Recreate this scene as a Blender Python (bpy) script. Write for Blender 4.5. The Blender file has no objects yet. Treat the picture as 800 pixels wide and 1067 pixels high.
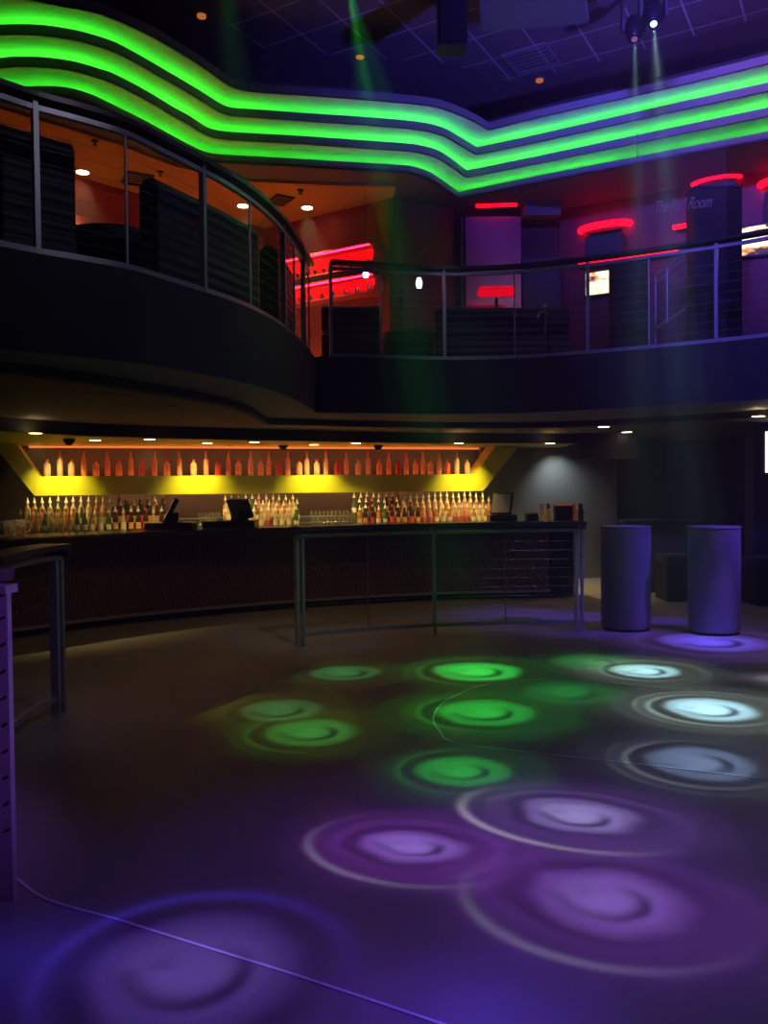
import bpy, bmesh, math, random
from mathutils import Vector, Matrix
random.seed(7)
S = bpy.context.scene
COL = S.collection
PI = math.pi

# ------------------------------------------------------------------ camera
F_PX, CX, CY, CAM_Z = 875.0, 400.0, 533.5, 1.5
TILT = math.atan(21.5 / F_PX)
ROLL = math.radians(0.6)
fw = Vector((0, math.cos(TILT), -math.sin(TILT)))
r0 = Vector((1, 0, 0))
u0 = r0.cross(fw)
rt = r0 * math.cos(ROLL) - u0 * math.sin(ROLL)
up = u0 * math.cos(ROLL) + r0 * math.sin(ROLL)
EYE = Vector((0, 0, CAM_Z))
cd = bpy.data.cameras.new('camera'); cam = bpy.data.objects.new('camera', cd); COL.objects.link(cam)
cd.sensor_fit = 'VERTICAL'; cd.sensor_height = 36.0; cd.lens = F_PX / 1067.0 * 36.0
cd.clip_start = 0.05; cd.clip_end = 200
bk = -fw
cam.matrix_world = Matrix(((rt.x, up.x, bk.x, EYE.x), (rt.y, up.y, bk.y, EYE.y), (rt.z, up.z, bk.z, EYE.z), (0, 0, 0, 1)))
S.camera = cam

def ray(px, py):
    return fw + rt * ((px - CX) / F_PX) + up * ((CY - py) / F_PX)
def at(px, py, D):                       # the point of a sight line at distance D into the room
    d = ray(px, py); return EYE + d * (D / d.y)
def on_z(px, py, z):
    d = ray(px, py); p = EYE + d * ((z - CAM_Z) / d.z); return (p.x, p.y)
def on_pl(px, py, p0, dirxy):            # vertical plane through p0 along dirxy -> (distance along, z)
    d = ray(px, py); n = Vector((-dirxy[1], dirxy[0], 0))
    t = (Vector((p0[0], p0[1], 0)) - Vector((EYE.x, EYE.y, 0))).dot(n) / d.dot(n)
    p = EYE + d * t
    return ((p.x - p0[0]) * dirxy[0] + (p.y - p0[1]) * dirxy[1], p.z)

# ------------------------------------------------------------------ materials
def new_mat(name):
    m = bpy.data.materials.new(name); m.use_nodes = True
    nt = m.node_tree; bs = nt.nodes['Principled BSDF']
    return m, nt, bs
def paint(name, col, rough=0.6, metal=0.0, spec=0.5, nscale=6.0, namp=0.15, bump=0.0):
    m, nt, b = new_mat(name)
    tc = nt.nodes.new('ShaderNodeTexCoord'); no = nt.nodes.new('ShaderNodeTexNoise')
    no.inputs['Scale'].default_value = nscale; no.inputs['Detail'].default_value = 4
    nt.links.new(tc.outputs['Object'], no.inputs['Vector'])
    mx = nt.nodes.new('ShaderNodeMix'); mx.data_type = 'RGBA'
    mx.inputs['A'].default_value = tuple(c * (1 - namp) for c in col) + (1,)
    mx.inputs['B'].default_value = tuple(min(1, c * (1 + namp)) for c in col) + (1,)
    nt.links.new(no.outputs['Fac'], mx.inputs['Factor']); nt.links.new(mx.outputs['Result'], b.inputs['Base Color'])
    b.inputs['Roughness'].default_value = rough; b.inputs['Metallic'].default_value = metal
    b.inputs['Specular IOR Level'].default_value = spec
    if bump:
        bp = nt.nodes.new('ShaderNodeBump'); bp.inputs['Strength'].default_value = bump
        nt.links.new(no.outputs['Fac'], bp.inputs['Height']); nt.links.new(bp.outputs['Normal'], b.inputs['Normal'])
    return m
def emit(name, col, strength, vary=0.0, vscale=1.0):
    m = bpy.data.materials.new(name); m.use_nodes = True; nt = m.node_tree
    nt.nodes.clear()
    o = nt.nodes.new('ShaderNodeOutputMaterial'); e = nt.nodes.new('ShaderNodeEmission')
    e.inputs['Color'].default_value = tuple(col) + (1,); e.inputs['Strength'].default_value = strength
    nt.links.new(e.outputs[0], o.inputs['Surface'])
    if vary:
        tc = nt.nodes.new('ShaderNodeTexCoord'); no = nt.nodes.new('ShaderNodeTexNoise')
        no.inputs['Scale'].default_value = vscale
        nt.links.new(tc.outputs['Object'], no.inputs['Vector'])
        mr = nt.nodes.new('ShaderNodeMapRange'); mr.inputs['From Min'].default_value = .3; mr.inputs['From Max'].default_value = .7
        mr.inputs['To Min'].default_value = strength * (1 - vary); mr.inputs['To Max'].default_value = strength * (1 + vary)
        nt.links.new(no.outputs['Fac'], mr.inputs['Value']); nt.links.new(mr.outputs[0], e.inputs['Strength'])
    return m
def glassy(name, col, clear=0.25, gloss=0.12):
    m = bpy.data.materials.new(name); m.use_nodes = True; nt = m.node_tree; nt.nodes.clear()
    o = nt.nodes.new('ShaderNodeOutputMaterial')
    tl = nt.nodes.new('ShaderNodeBsdfTranslucent'); tl.inputs['Color'].default_value = tuple(col) + (1,)
    df = nt.nodes.new('ShaderNodeBsdfDiffuse'); df.inputs['Color'].default_value = tuple(col) + (1,)
    tr = nt.nodes.new('ShaderNodeBsdfTransparent'); tr.inputs['Color'].default_value = tuple(min(1, .4 + .6 * c) for c in col) + (1,)
    gl = nt.nodes.new('ShaderNodeBsdfGlossy'); gl.inputs['Roughness'].default_value = .12
    a = nt.nodes.new('ShaderNodeMixShader'); a.inputs[0].default_value = .45
    nt.links.new(tl.outputs[0], a.inputs[1]); nt.links.new(df.outputs[0], a.inputs[2])
    c = nt.nodes.new('ShaderNodeMixShader'); c.inputs[0].default_value = clear
    nt.links.new(a.outputs[0], c.inputs[1]); nt.links.new(tr.outputs[0], c.inputs[2])
    d = nt.nodes.new('ShaderNodeMixShader'); d.inputs[0].default_value = gloss
    nt.links.new(c.outputs[0], d.inputs[1]); nt.links.new(gl.outputs[0], d.inputs[2])
    nt.links.new(d.outputs[0], o.inputs['Surface'])
    return m

M = {}
M['black'] = paint('black_paint', (.012, .012, .013), .6)
M['charcoal'] = paint('charcoal_paint', (.035, .037, .04), .65)
M['fascia'] = paint('dark_fascia_paint', (.03, .031, .036), .6)
M['ring'] = paint('grey_soffit_paint', (.16, .165, .17), .7)
M['warmceil'] = paint('warm_lit_ceiling_paint', (.14, .10, .06), .7)  # brown tone carries the warm lamp light of this ceiling
M['soffit'] = paint('balcony_soffit_paint', (.10, .10, .105), .8)
M['orange'] = paint('orange_ceiling_paint', (.66, .33, .06), .8)
M['redwall'] = paint('red_wall_paint', (.30, .025, .025), .6)
M['mulberry'] = paint('mulberry_wall_paint', (.16, .04, .065), .5)
M['greywall'] = paint('grey_wall_paint', (.17, .18, .18), .7)
M['darkwall'] = paint('dark_wall_paint', (.05, .05, .055), .7)
M['ceil'] = paint('dark_ceiling_paint', (.08, .08, .082), .8)
M['covewhite'] = paint('cove_white_paint', (.75, .78, .75), .7, namp=.04)
M['lip'] = paint('cove_lip_paint', (.22, .23, .22), .6)
M['yellow'] = paint('yellow_green_lacquer', (.52, .50, .012), .45, namp=.05)
M['metal'] = paint('satin_steel', (.52, .53, .56), .38, metal=.6, nscale=30, namp=.06)
M['chrome'] = paint('chrome', (.75, .75, .77), .12, metal=1, namp=.03)
M['cable'] = paint('steel_cable', (.3, .3, .32), .4, metal=.8)
M['drink'] = paint('dark_drink_rail_top', (.05, .05, .055), .3)
M['countertop'] = paint('black_counter_top', (.03, .025, .02), .14, nscale=20)
M['plastic'] = paint('black_plastic', (.015, .015, .017), .35)
M['screen'] = paint('dark_screen_glass', (.42, .40, .42), .25)
M['slate'] = paint('drum_laminate', (.20, .20, .22), .45, nscale=3, namp=.2)
M['white'] = paint('white_plastic', (.8, .76, .62), .4, namp=.03)
M['cream'] = paint('cream_label_paper', (.75, .65, .42), .6)
M['redlabel'] = paint('red_label_paper', (.6, .06, .04), .6)
M['amberlabel'] = paint('amber_label_paper', (.7, .35, .08), .6)
M['inlay'] = paint('floor_inlay_metal', (.85, .85, .86), .5)
M['glass_clear'] = glassy('clear_bottle_glass', (.92, .74, .45), .3)
M['glass_peach'] = glassy('peach_bottle_glass', (.95, .55, .38), .2)
M['glass_red'] = glassy('red_bottle_glass', (.85, .10, .08), .15)
M['glass_amber'] = glassy('amber_bottle_glass', (.75, .33, .08), .15)
M['glass_dark'] = glassy('dark_bottle_glass', (.07, .04, .02), .05)
M['glass_green'] = glassy('green_bottle_glass', (.12, .25, .08), .15)
M['glass_tumbler'] = glassy('tumbler_glass', (.9, .85, .8), .78, .5)
M['tube'] = emit('green_tube', (.055, 1.0, .03), 7, .35, 1.1)
M['red_tube'] = emit('red_tube', (1.0, .0012, .010), 6)
M['niche_tube'] = emit('niche_red_tube', (1.0, .006, .03), 30)
M['red_led'] = emit('red_led_strip', (1.0, .0015, .010), 4)
M['bottle_led'] = emit('amber_shelf_light', (1.0, .25, .09), 22)
M['soffit_led'] = emit('amber_soffit_light', (1.0, .22, .04), 1.0)
M['red_reflection'] = emit('red_reflection_glow', (1.0, .002, .02), .8)  # glow in place of a red reflection
M['warm_led'] = emit('warm_shelf_light', (1.0, .60, .25), 7)
M['lamp'] = emit('warm_lamp_lens', (1.0, .72, .35), 9)
M['lamp_dim'] = emit('amber_lamp_lens', (1.0, .28, .06), .45)
M['blue_lamp'] = emit('blue_white_lamp', (.45, .6, 1.0), 3.5)
M['magenta_lamp'] = emit('magenta_lamp_lens', (.6, .25, .8), .35)
M['beam_lens'] = emit('white_beam_lens', (.55, .75, 1.0), 3)
M['poster'] = emit('poster_light', (1.0, .93, .75), 1.5)

# polished floor
m, nt, b = new_mat('polished_concrete'); M['floor'] = m
tc = nt.nodes.new('ShaderNodeTexCoord')
n1 = nt.nodes.new('ShaderNodeTexNoise'); n1.inputs['Scale'].default_value = 1.3; n1.inputs['Detail'].default_value = 8; n1.inputs['Roughness'].default_value = .65
n2 = nt.nodes.new('ShaderNodeTexNoise'); n2.inputs['Scale'].default_value = 60; n2.inputs['Detail'].default_value = 3
for n in (n1, n2): nt.links.new(tc.outputs['Object'], n.inputs['Vector'])
mx = nt.nodes.new('ShaderNodeMix'); mx.data_type = 'RGBA'
mx.inputs['A'].default_value = (.24, .235, .23, 1); mx.inputs['B'].default_value = (.36, .355, .35, 1)
nt.links.new(n1.outputs['Fac'], mx.inputs['Factor']); nt.links.new(mx.outputs['Result'], b.inputs['Base Color'])
mr = nt.nodes.new('ShaderNodeMapRange'); mr.inputs['To Min'].default_value = .34; mr.inputs['To Max'].default_value = .5
nt.links.new(n1.outputs['Fac'], mr.inputs['Value']); nt.links.new(mr.outputs[0], b.inputs['Roughness'])
bp = nt.nodes.new('ShaderNodeBump'); bp.inputs['Strength'].default_value = .03
nt.links.new(n2.outputs['Fac'], bp.inputs['Height']); nt.links.new(bp.outputs['Normal'], b.inputs['Normal'])
b.inputs['Specular IOR Level'].default_value = .35

# bar front: wavy vertical relief
m, nt, b = new_mat('wavy_bar_panel'); M['barpanel'] = m
tc = nt.nodes.new('ShaderNodeTexCoord'); mp = nt.nodes.new('ShaderNodeMapping'); mp.inputs['Scale'].default_value = (3.2, 3.2, .9)
wv = nt.nodes.new('ShaderNodeTexWave'); wv.bands_direction = 'DIAGONAL'; wv.inputs['Scale'].default_value = 2.6; wv.inputs['Distortion'].default_value = 5.0; wv.inputs['Detail'].default_value = 2; wv.inputs['Detail Scale'].default_value = 1.2
nt.links.new(tc.outputs['Object'], mp.inputs['Vector']); nt.links.new(mp.outputs[0], wv.inputs['Vector'])
mx = nt.nodes.new('ShaderNodeMix'); mx.data_type = 'RGBA'
mx.inputs['A'].default_value = (.09, .05, .055, 1); mx.inputs['B'].default_value = (.17, .10, .105, 1)
nt.links.new(wv.outputs['Fac'], mx.inputs['Factor']); nt.links.new(mx.outputs['Result'], b.inputs['Base Color'])
bp = nt.nodes.new('ShaderNodeBump'); bp.inputs['Strength'].default_value = .35; bp.inputs['Distance'].default_value = .02
nt.links.new(wv.outputs['Fac'], bp.inputs['Height']); nt.links.new(bp.outputs['Normal'], b.inputs['Normal'])
b.inputs['Roughness'].default_value = .5

# channelled upholstery: horizontal seams
m, nt, b = new_mat('channelled_vinyl'); M['vinyl'] = m
tc = nt.nodes.new('ShaderNodeTexCoord'); wv = nt.nodes.new('ShaderNodeTexWave'); wv.bands_direction = 'Z'; wv.inputs['Scale'].default_value = 3.4; wv.inputs['Distortion'].default_value = .15
nt.links.new(tc.outputs['Object'], wv.inputs['Vector'])
mx = nt.nodes.new('ShaderNodeMix'); mx.data_type = 'RGBA'
mx.inputs['A'].default_value = (.030, .033, .034, 1); mx.inputs['B'].default_value = (.055, .06, .06, 1)
nt.links.new(wv.outputs['Fac'], mx.inputs['Factor']); nt.links.new(mx.outputs['Result'], b.inputs['Base Color'])
bp = nt.nodes.new('ShaderNodeBump'); bp.inputs['Strength'].default_value = .5; bp.inputs['Distance'].default_value = .02
nt.links.new(wv.outputs['Fac'], bp.inputs['Height']); nt.links.new(bp.outputs['Normal'], b.inputs['Normal'])
b.inputs['Roughness'].default_value = .5

# ceiling tiles with a metal grid, rotated with the building
m, nt, b = new_mat('ceiling_tile_grid'); M['tiles'] = m
tc = nt.nodes.new('ShaderNodeTexCoord'); mp = nt.nodes.new('ShaderNodeMapping'); mp.inputs['Rotation'].default_value = (0, 0, math.radians(30)); mp.inputs['Location'].default_value = (.12, .33, 0)
br = nt.nodes.new('ShaderNodeTexBrick'); br.offset = 0; br.squash = 1
br.inputs['Color1'].default_value = (.08, .08, .082, 1); br.inputs['Color2'].default_value = (.095, .095, .097, 1); br.inputs['Mortar'].default_value = (.34, .34, .34, 1)
br.inputs['Scale'].default_value = 1; br.inputs['Mortar Size'].default_value = .012; br.inputs['Brick Width'].default_value = .61; br.inputs['Row Height'].default_value = .61
nt.links.new(tc.outputs['Object'], mp.inputs['Vector']); nt.links.new(mp.outputs[0], br.inputs['Vector'])
nt.links.new(br.outputs['Color'], b.inputs['Base Color']); b.inputs['Roughness'].default_value = .8

# bright picture screens
def screen_mat(name, seed):
    m = bpy.data.materials.new(name); m.use_nodes = True; nt = m.node_tree; nt.nodes.clear()
    o = nt.nodes.new('ShaderNodeOutputMaterial'); e = nt.nodes.new('ShaderNodeEmission'); e.inputs['Strength'].default_value = 1.7
    tc = nt.nodes.new('ShaderNodeTexCoord'); mp = nt.nodes.new('ShaderNodeMapping'); mp.inputs['Location'].default_value = (seed, seed * .7, 0); mp.inputs['Scale'].default_value = (2.2, 2.2, 5)
    no = nt.nodes.new('ShaderNodeTexNoise'); no.inputs['Scale'].default_value = 1.6; no.inputs['Detail'].default_value = 2
    cr = nt.nodes.new('ShaderNodeValToRGB')
    cr.color_ramp.elements[0].position = .34; cr.color_ramp.elements[0].color = (.05, .03, .08, 1)
    cr.color_ramp.elements[1].position = .5; cr.color_ramp.elements[1].color = (1, .93, .62, 1)
    x = cr.color_ramp.elements.new(.41); x.color = (.75, .3, .12, 1)
    nt.links.new(tc.outputs['Object'], mp.inputs[0]); nt.links.new(mp.outputs[0], no.inputs['Vector']); nt.links.new(no.outputs['Fac'], cr.inputs[0])
    nt.links.new(cr.outputs[0], e.inputs['Color']); nt.links.new(e.outputs[0], o.inputs['Surface'])
    return m
M['tv1'] = screen_mat('tv_picture_a', 2.1); M['tv2'] = screen_mat('tv_picture_b', 5.3)

# ------------------------------------------------------------------ mesh helpers
def BM(): return bmesh.new()
def box(bm, c, s, rz=0.0, rx=0.0, ry=0.0, bev=0.0):
    mat = Matrix.Translation(Vector(c)) @ Matrix.Rotation(rz, 4, 'Z') @ Matrix.Rotation(ry, 4, 'Y') @ Matrix.Rotation(rx, 4, 'X') @ Matrix.Diagonal((s[0], s[1], s[2], 1))
    r = bmesh.ops.create_cube(bm, size=1.0, matrix=mat)
    if bev:
        es = list({e for v in r['verts'] for e in v.link_edges})
        bmesh.ops.bevel(bm, geom=es, offset=bev, segments=2, affect='EDGES', profile=.6)
def cyl(bm, c, r, h, seg=24, r2=None, rot=None):
    mat = Matrix.Translation(Vector(c))
    if rot is not None: mat = mat @ rot
    bmesh.ops.create_cone(bm, cap_ends=True, segments=seg, radius1=r, radius2=r if r2 is None else r2, depth=h, matrix=mat)
def lathe(bm, prof, seg=16, c=(0, 0, 0)):
    rings = []
    for (r, z) in prof:
        if r < 1e-5:
            rings.append([bm.verts.new((c[0], c[1], c[2] + z))])
        else:
            rings.append([bm.verts.new((c[0] + r * math.cos(2 * PI * k / seg), c[1] + r * math.sin(2 * PI * k / seg), c[2] + z)) for k in range(seg)])
    for a, b2 in zip(rings, rings[1:]):
        for k in range(seg):
            k2 = (k + 1) % seg
            if len(a) == 1 and len(b2) == 1: continue
            if len(a) == 1: bm.faces.new((a[0], b2[k2], b2[k]))
            elif len(b2) == 1: bm.faces.new((a[k], a[k2], b2[0]))
            else: bm.faces.new((a[k], a[k2], b2[k2], b2[k]))
def prism(bm, poly, z0, z1):
    lo = [bm.verts.new((p[0], p[1], z0)) for p in poly]; hi = [bm.verts.new((p[0], p[1], z1)) for p in poly]
    n = len(poly)
    bm.faces.new(lo[::-1]); bm.faces.new(hi)
    for i in range(n):
        j = (i + 1) % n
        bm.faces.new((lo[i], lo[j], hi[j], hi[i]))
def normals2(path):
    out = []
    n = len(path)
    for i in range(n):
        a = path[max(0, i - 1)]; b2 = path[i]; c = path[min(n - 1, i + 1)]
        d1 = Vector((b2[0] - a[0], b2[1] - a[1])); d2 = Vector((c[0] - b2[0], c[1] - b2[1]))
        if d1.length < 1e-9: d1 = d2
        if d2.length < 1e-9: d2 = d1
        d1.normalize(); d2.normalize()
        n1 = Vector((-d1.y, d1.x)); n2 = Vector((-d2.y, d2.x))
        k = n1 + n2
        if k.length < 1e-6: k = n1
        k.normalize()
        k = k / max(.45, k.dot(n1))
        out.append(k)
    return out
def offset(path, d):
    return [(p[0] + n.x * d, p[1] + n.y * d) for p, n in zip(path, normals2(path))]
def sweep(bm, path, prof, closed=True):        # prof: (offset to the left of travel, z)
    ns = normals2(path); rows = []
    for p, n in zip(path, ns):
        rows.append([bm.verts.new((p[0] + n.x * o, p[1] + n.y * o, z)) for (o, z) in prof])
    k = len(prof)
    for a, b2 in zip(rows, rows[1:]):
        for i in range(k if closed else k - 1):
            j = (i + 1) % k
            bm.faces.new((a[i], a[j], b2[j], b2[i]))
    if closed:
        bm.faces.new(rows[0]); bm.faces.new(rows[-1][::-1])
def rect(o0, o1, z0, z1): return [(o0, z0), (o1, z0), (o1, z1), (o0, z1)]
def tube(bm, pts, r, seg=8):
    rows = []
    pts = [Vector(p) for p in pts]
    ref = None
    for i, p in enumerate(pts):
        d = (pts[min(i + 1, len(pts) - 1)] - pts[max(i - 1, 0)]).normalized()
        if ref is None:
            ref = d.orthogonal().normalized()
        ref = (ref - d * ref.dot(d)).normalized()
        s = d.cross(ref)
        rows.append([bm.verts.new(p + ref * (r * math.cos(2 * PI * k / seg)) + s * (r * math.sin(2 * PI * k / seg))) for k in range(seg)])
    for a, b2 in zip(rows, rows[1:]):
        for k in range(seg):
            bm.faces.new((a[k], a[(k + 1) % seg], b2[(k + 1) % seg], b2[k]))
    bm.faces.new(rows[0][::-1]); bm.faces.new(rows[-1])
def strip(bm, pa, pb, za, zb):
    A = [bm.verts.new((p[0], p[1], za)) for p in pa]; B = [bm.verts.new((p[0], p[1], zb)) for p in pb]
    for i in range(len(pa) - 1):
        bm.faces.new((A[i], A[i + 1], B[i + 1], B[i]))
def smooth_path(pts, n=8):
    out = []
    P = [Vector(p) for p in pts]
    for i in range(len(P) - 1):
        p0 = P[i - 1] if i > 0 else P[i] * 2 - P[i + 1]
        p1, p2 = P[i], P[i + 1]
        p3 = P[i + 2] if i + 2 < len(P) else P[i + 1] * 2 - P[i]
        for k in range(n):
            t = k / n
            out.append(tuple(.5 * ((2 * p1) + (p2 - p0) * t + (2 * p0 - 5 * p1 + 4 * p2 - p3) * t * t + (3 * p1 - p0 - 3 * p2 + p3) * t ** 3)))
    out.append(tuple(P[-1]))
    return out
def resample(path, n):
    d = [0]
    for a, b2 in zip(path, path[1:]): d.append(d[-1] + math.dist(a, b2))
    out = []; j = 0
    for k in range(n):
        s = d[-1] * k / (n - 1)
        while j < len(d) - 2 and d[j + 1] < s: j += 1
        t = (s - d[j]) / max(1e-9, d[j + 1] - d[j])
        out.append(tuple(path[j][i] + (path[j + 1][i] - path[j][i]) * t for i in range(len(path[0]))))
    return out
def along(path, s):                        # point + direction at fraction s
    q = resample(path, 201); i = min(199, int(s * 200)); 
    d = Vector((q[i + 1][0] - q[i][0], q[i + 1][1] - q[i][1])).normalized()
    t = s * 200 - i
    return (q[i][0] + (q[i + 1][0] - q[i][0]) * t, q[i][1] + (q[i + 1][1] - q[i][1]) * t), d

def root_of(o):
    while o.parent: o = o.parent
    return o
def obj(name, bm, mat, parent=None, local=False, smooth=None, label=None):
    if parent is not None and not local:
        bmesh.ops.translate(bm, vec=-Vector(root_of(parent).location), verts=bm.verts[:])
    bmesh.ops.remove_doubles(bm, verts=bm.verts[:], dist=1e-6)
    bmesh.ops.recalc_face_normals(bm, faces=bm.faces[:])
    me = bpy.data.meshes.new(name); bm.to_mesh(me); bm.free()
    if mat: me.materials.append(mat)
    if smooth:
        me.shade_smooth() if smooth is True else None
        if smooth is not True:
            me.shade_smooth(); me.set_sharp_from_angle(angle=math.radians(smooth))
    o = bpy.data.objects.new(name, me); COL.objects.link(o)
    if parent is not None: o.parent = parent
    if label: o['label'] = label
    return o
def thing(name, label, cat, loc=(0, 0, 0), group=None):
    o = bpy.data.objects.new(name, None); COL.objects.link(o); o.location = loc; o.empty_display_size = .1
    o['label'] = label; o['category'] = cat
    if group: o['group'] = group
    return o
def tag(o, label, cat, group=None):
    o['label'] = label; o['category'] = cat
    if group: o['group'] = group
    return o
def struct(name, bm, mat, smooth=None):
    o = obj(name, bm, mat, smooth=smooth); o['kind'] = 'structure'; return o
def dup(r, loc, rz=0.0, label=None):
    c = r.copy(); COL.objects.link(c); c.location = loc; c.rotation_euler = (0, 0, rz)
    if label: c['label'] = label
    for ch in list(r.children):
        d = ch.copy(); COL.objects.link(d); d.parent = c
        for g in list(ch.children):
            e = g.copy(); COL.objects.link(e); e.parent = d
    return c
ONES = 'zeroth first second third fourth fifth sixth seventh eighth ninth tenth eleventh twelfth thirteenth fourteenth fifteenth sixteenth seventeenth eighteenth nineteenth'.split()
TENS = {20: ('twentieth', 'twenty'), 30: ('thirtieth', 'thirty'), 40: ('fortieth', 'forty'), 50: ('fiftieth', 'fifty')}
def nth(k):
    if k < 20: return ONES[k]
    t = k // 10 * 10
    return TENS[t][0] if k == t else TENS[t][1] + '-' + ONES[k - t]

# ------------------------------------------------------------------ lights
def spot(name, loc, target, energy, col, angle, blend=.6, radius=.05):
    l = bpy.data.lights.new(name, 'SPOT'); l.energy = energy; l.color = col
    l.spot_size = math.radians(angle); l.spot_blend = blend; l.shadow_soft_size = radius
    o = bpy.data.objects.new(name, l); COL.objects.link(o); o.location = loc
    o.rotation_euler = (Vector(target) - Vector(loc)).to_track_quat('-Z', 'Y').to_euler()
    return o
def gobo(name, loc, tgt, rx, ry, rot, energy, cc, hc, ac=(0, 0, 0), halo_r=2.8, arc_r=1.42, arc_a=3.0, arc_w=.07, arc_p=1.0, seed=0.0, noise=.18, swirl=1.0, angle=None, hs=.75, soft=.14, gapk=.5):
    """moving-head spot with a swirl gobo: bright core, spiral rings and one thin arc, focused on a floor spot"""
    H = loc[2]; T = Vector((tgt[0], tgt[1], 0)); L = Vector(loc)
    dist = (L - T).length
    if angle is None:
        angle = min(120, 2 * math.degrees(math.atan(max(rx, ry) * max(halo_r, arc_r + .4) * 1.15 / dist)) * 1.12)
    o = spot(name, loc, T, energy, (1, 1, 1), angle, .5, .015)
    l = o.data; l.use_nodes = True; nt = l.node_tree; N = nt.nodes
    em = [n for n in N if n.type == 'EMISSION'][0]
    def lk(v, sock):
        if isinstance(v, (int, float)): sock.default_value = v
        else: nt.links.new(v, sock)
    def mt(op, a, b2=None, c=None):
        n = N.new('ShaderNodeMath'); n.operation = op
        lk(a, n.inputs[0])
        if b2 is not None: lk(b2, n.inputs[1])
        if c is not None: lk(c, n.inputs[2])
        return n.outputs[0]
    g = N.new('ShaderNodeNewGeometry'); s = N.new('ShaderNodeSeparateXYZ'); nt.links.new(g.outputs['Incoming'], s.inputs[0])
    nz = mt('MAXIMUM', mt('MULTIPLY', s.outputs[2], -1.0), .02)
    qx = mt('ADD', mt('MULTIPLY', mt('DIVIDE', s.outputs[0], nz), H), L.x - T.x)
    qy = mt('ADD', mt('MULTIPLY', mt('DIVIDE', s.outputs[1], nz), H), L.y - T.y)
    ca, sa = math.cos(rot), math.sin(rot)
    ux = mt('DIVIDE', mt('ADD', mt('MULTIPLY', qx, ca), mt('MULTIPLY', qy, sa)), rx)
    uy = mt('DIVIDE', mt('ADD', mt('MULTIPLY', qx, -sa), mt('MULTIPLY', qy, ca)), ry)
    cv = N.new('ShaderNodeCombineXYZ'); lk(ux, cv.inputs[0]); lk(uy, cv.inputs[1]); cv.inputs[2].default_value = seed
    no = N.new('ShaderNodeTexNoise'); no.inputs['Scale'].default_value = .8; no.inputs['Detail'].default_value = 1.0
    nt.links.new(cv.outputs[0], no.inputs['Vector'])
    nn = mt('MULTIPLY', mt('SUBTRACT', no.outputs['Fac'], .5), noise * 2)
    rc = mt('POWER', mt('ADD', mt('MULTIPLY', ux, ux), mt('MULTIPLY', uy, uy)), .5)
    r = mt('ADD', rc, mt('MULTIPLY', nn, mt('MINIMUM', rc, 1.0)))
    an = mt('ARCTAN2', uy, ux)
    def sst(v, a, b2):
        n = N.new('ShaderNodeMapRange'); n.interpolation_type = 'SMOOTHSTEP'; lk(v, n.inputs['Value'])
        lo, hi = (a, b2) if a < b2 else (b2, a)
        n.inputs['From Min'].default_value = lo; n.inputs['From Max'].default_value = hi
        n.inputs['To Min'].default_value = 0 if a < b2 else 1; n.inputs['To Max'].default_value = 1 if a < b2 else 0
        return n.outputs[0]
    def gau(v, c, w):
        d = mt('DIVIDE', mt('SUBTRACT', v, c), w)
        return mt('POWER', 2.718, mt('MULTIPLY', mt('MULTIPLY', d, d), -1.0))
    def cosw(a0, p):
        return mt('POWER', mt('MULTIPLY_ADD', mt('COSINE', mt('SUBTRACT', an, a0)), .5, .5), p)
    core = sst(r, 1 + soft, 1 - soft * 1.7)
    dip = mt('MULTIPLY', gau(mt('ADD', r, mt('MULTIPLY', an, .05)), .50, .13), mt('ADD', cosw(-.5 + .25 * math.sin(seed * 3), 1.6), mt('MULTIPLY', cosw(3.4, 3.0), .45)))
    core = mt('MULTIPLY', core, mt('SUBTRACT', 1.0, mt('MULTIPLY', dip, .95 * swirl)))
    core = mt('MULTIPLY', core, mt('SUBTRACT', 1.0, mt('MULTIPLY', gau(r, .82, .07), mt('MULTIPLY', cosw(1.2 + seed, 1.0), .35 * swirl))))
    core = mt('MULTIPLY', core, mt('MULTIPLY_ADD', sst(r, .9, .1), .35, .65))
    sp = mt('MULTIPLY_ADD', mt('COSINE', mt('ADD', mt('MULTIPLY', r, 2 * PI / .62), an)), .5, .5)
    halo = mt('MULTIPLY', mt('POWER', sst(r, halo_r, .6), 1.4), mt('MULTIPLY_ADD', mt('POWER', sp, 1.5), .32, .68))
    gap = mt('SUBTRACT', 1.0, mt('MULTIPLY', gau(r, 1.27, .20), gapk))
    halo = mt('MULTIPLY', mt('MULTIPLY', halo, gap), mt('SUBTRACT', 1.0, mt('MULTIPLY', dip, .8 * swirl)))
    arc = mt('MULTIPLY', gau(rc, arc_r, arc_w), cosw(arc_a, arc_p))
    arc = mt('ADD', arc, mt('MULTIPLY', gau(rc, 1.75, .05), mt('MULTIPLY', cosw(1.0 + seed, 1.0), .35 if arc_r < 1.5 else .06)))
    ch = []
    for k in range(3):
        ch.append(mt('ADD', mt('ADD', mt('MULTIPLY', core, cc[k] * 1.25), mt('MULTIPLY', halo, hc[k] * hs)), mt('MULTIPLY', arc, ac[k] * .8)))
    cc_ = N.new('ShaderNodeCombineXYZ')
    for k in range(3): lk(ch[k], cc_.inputs[k])
    nt.links.new(cc_.outputs[0], em.inputs['Color'])
    return o

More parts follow.
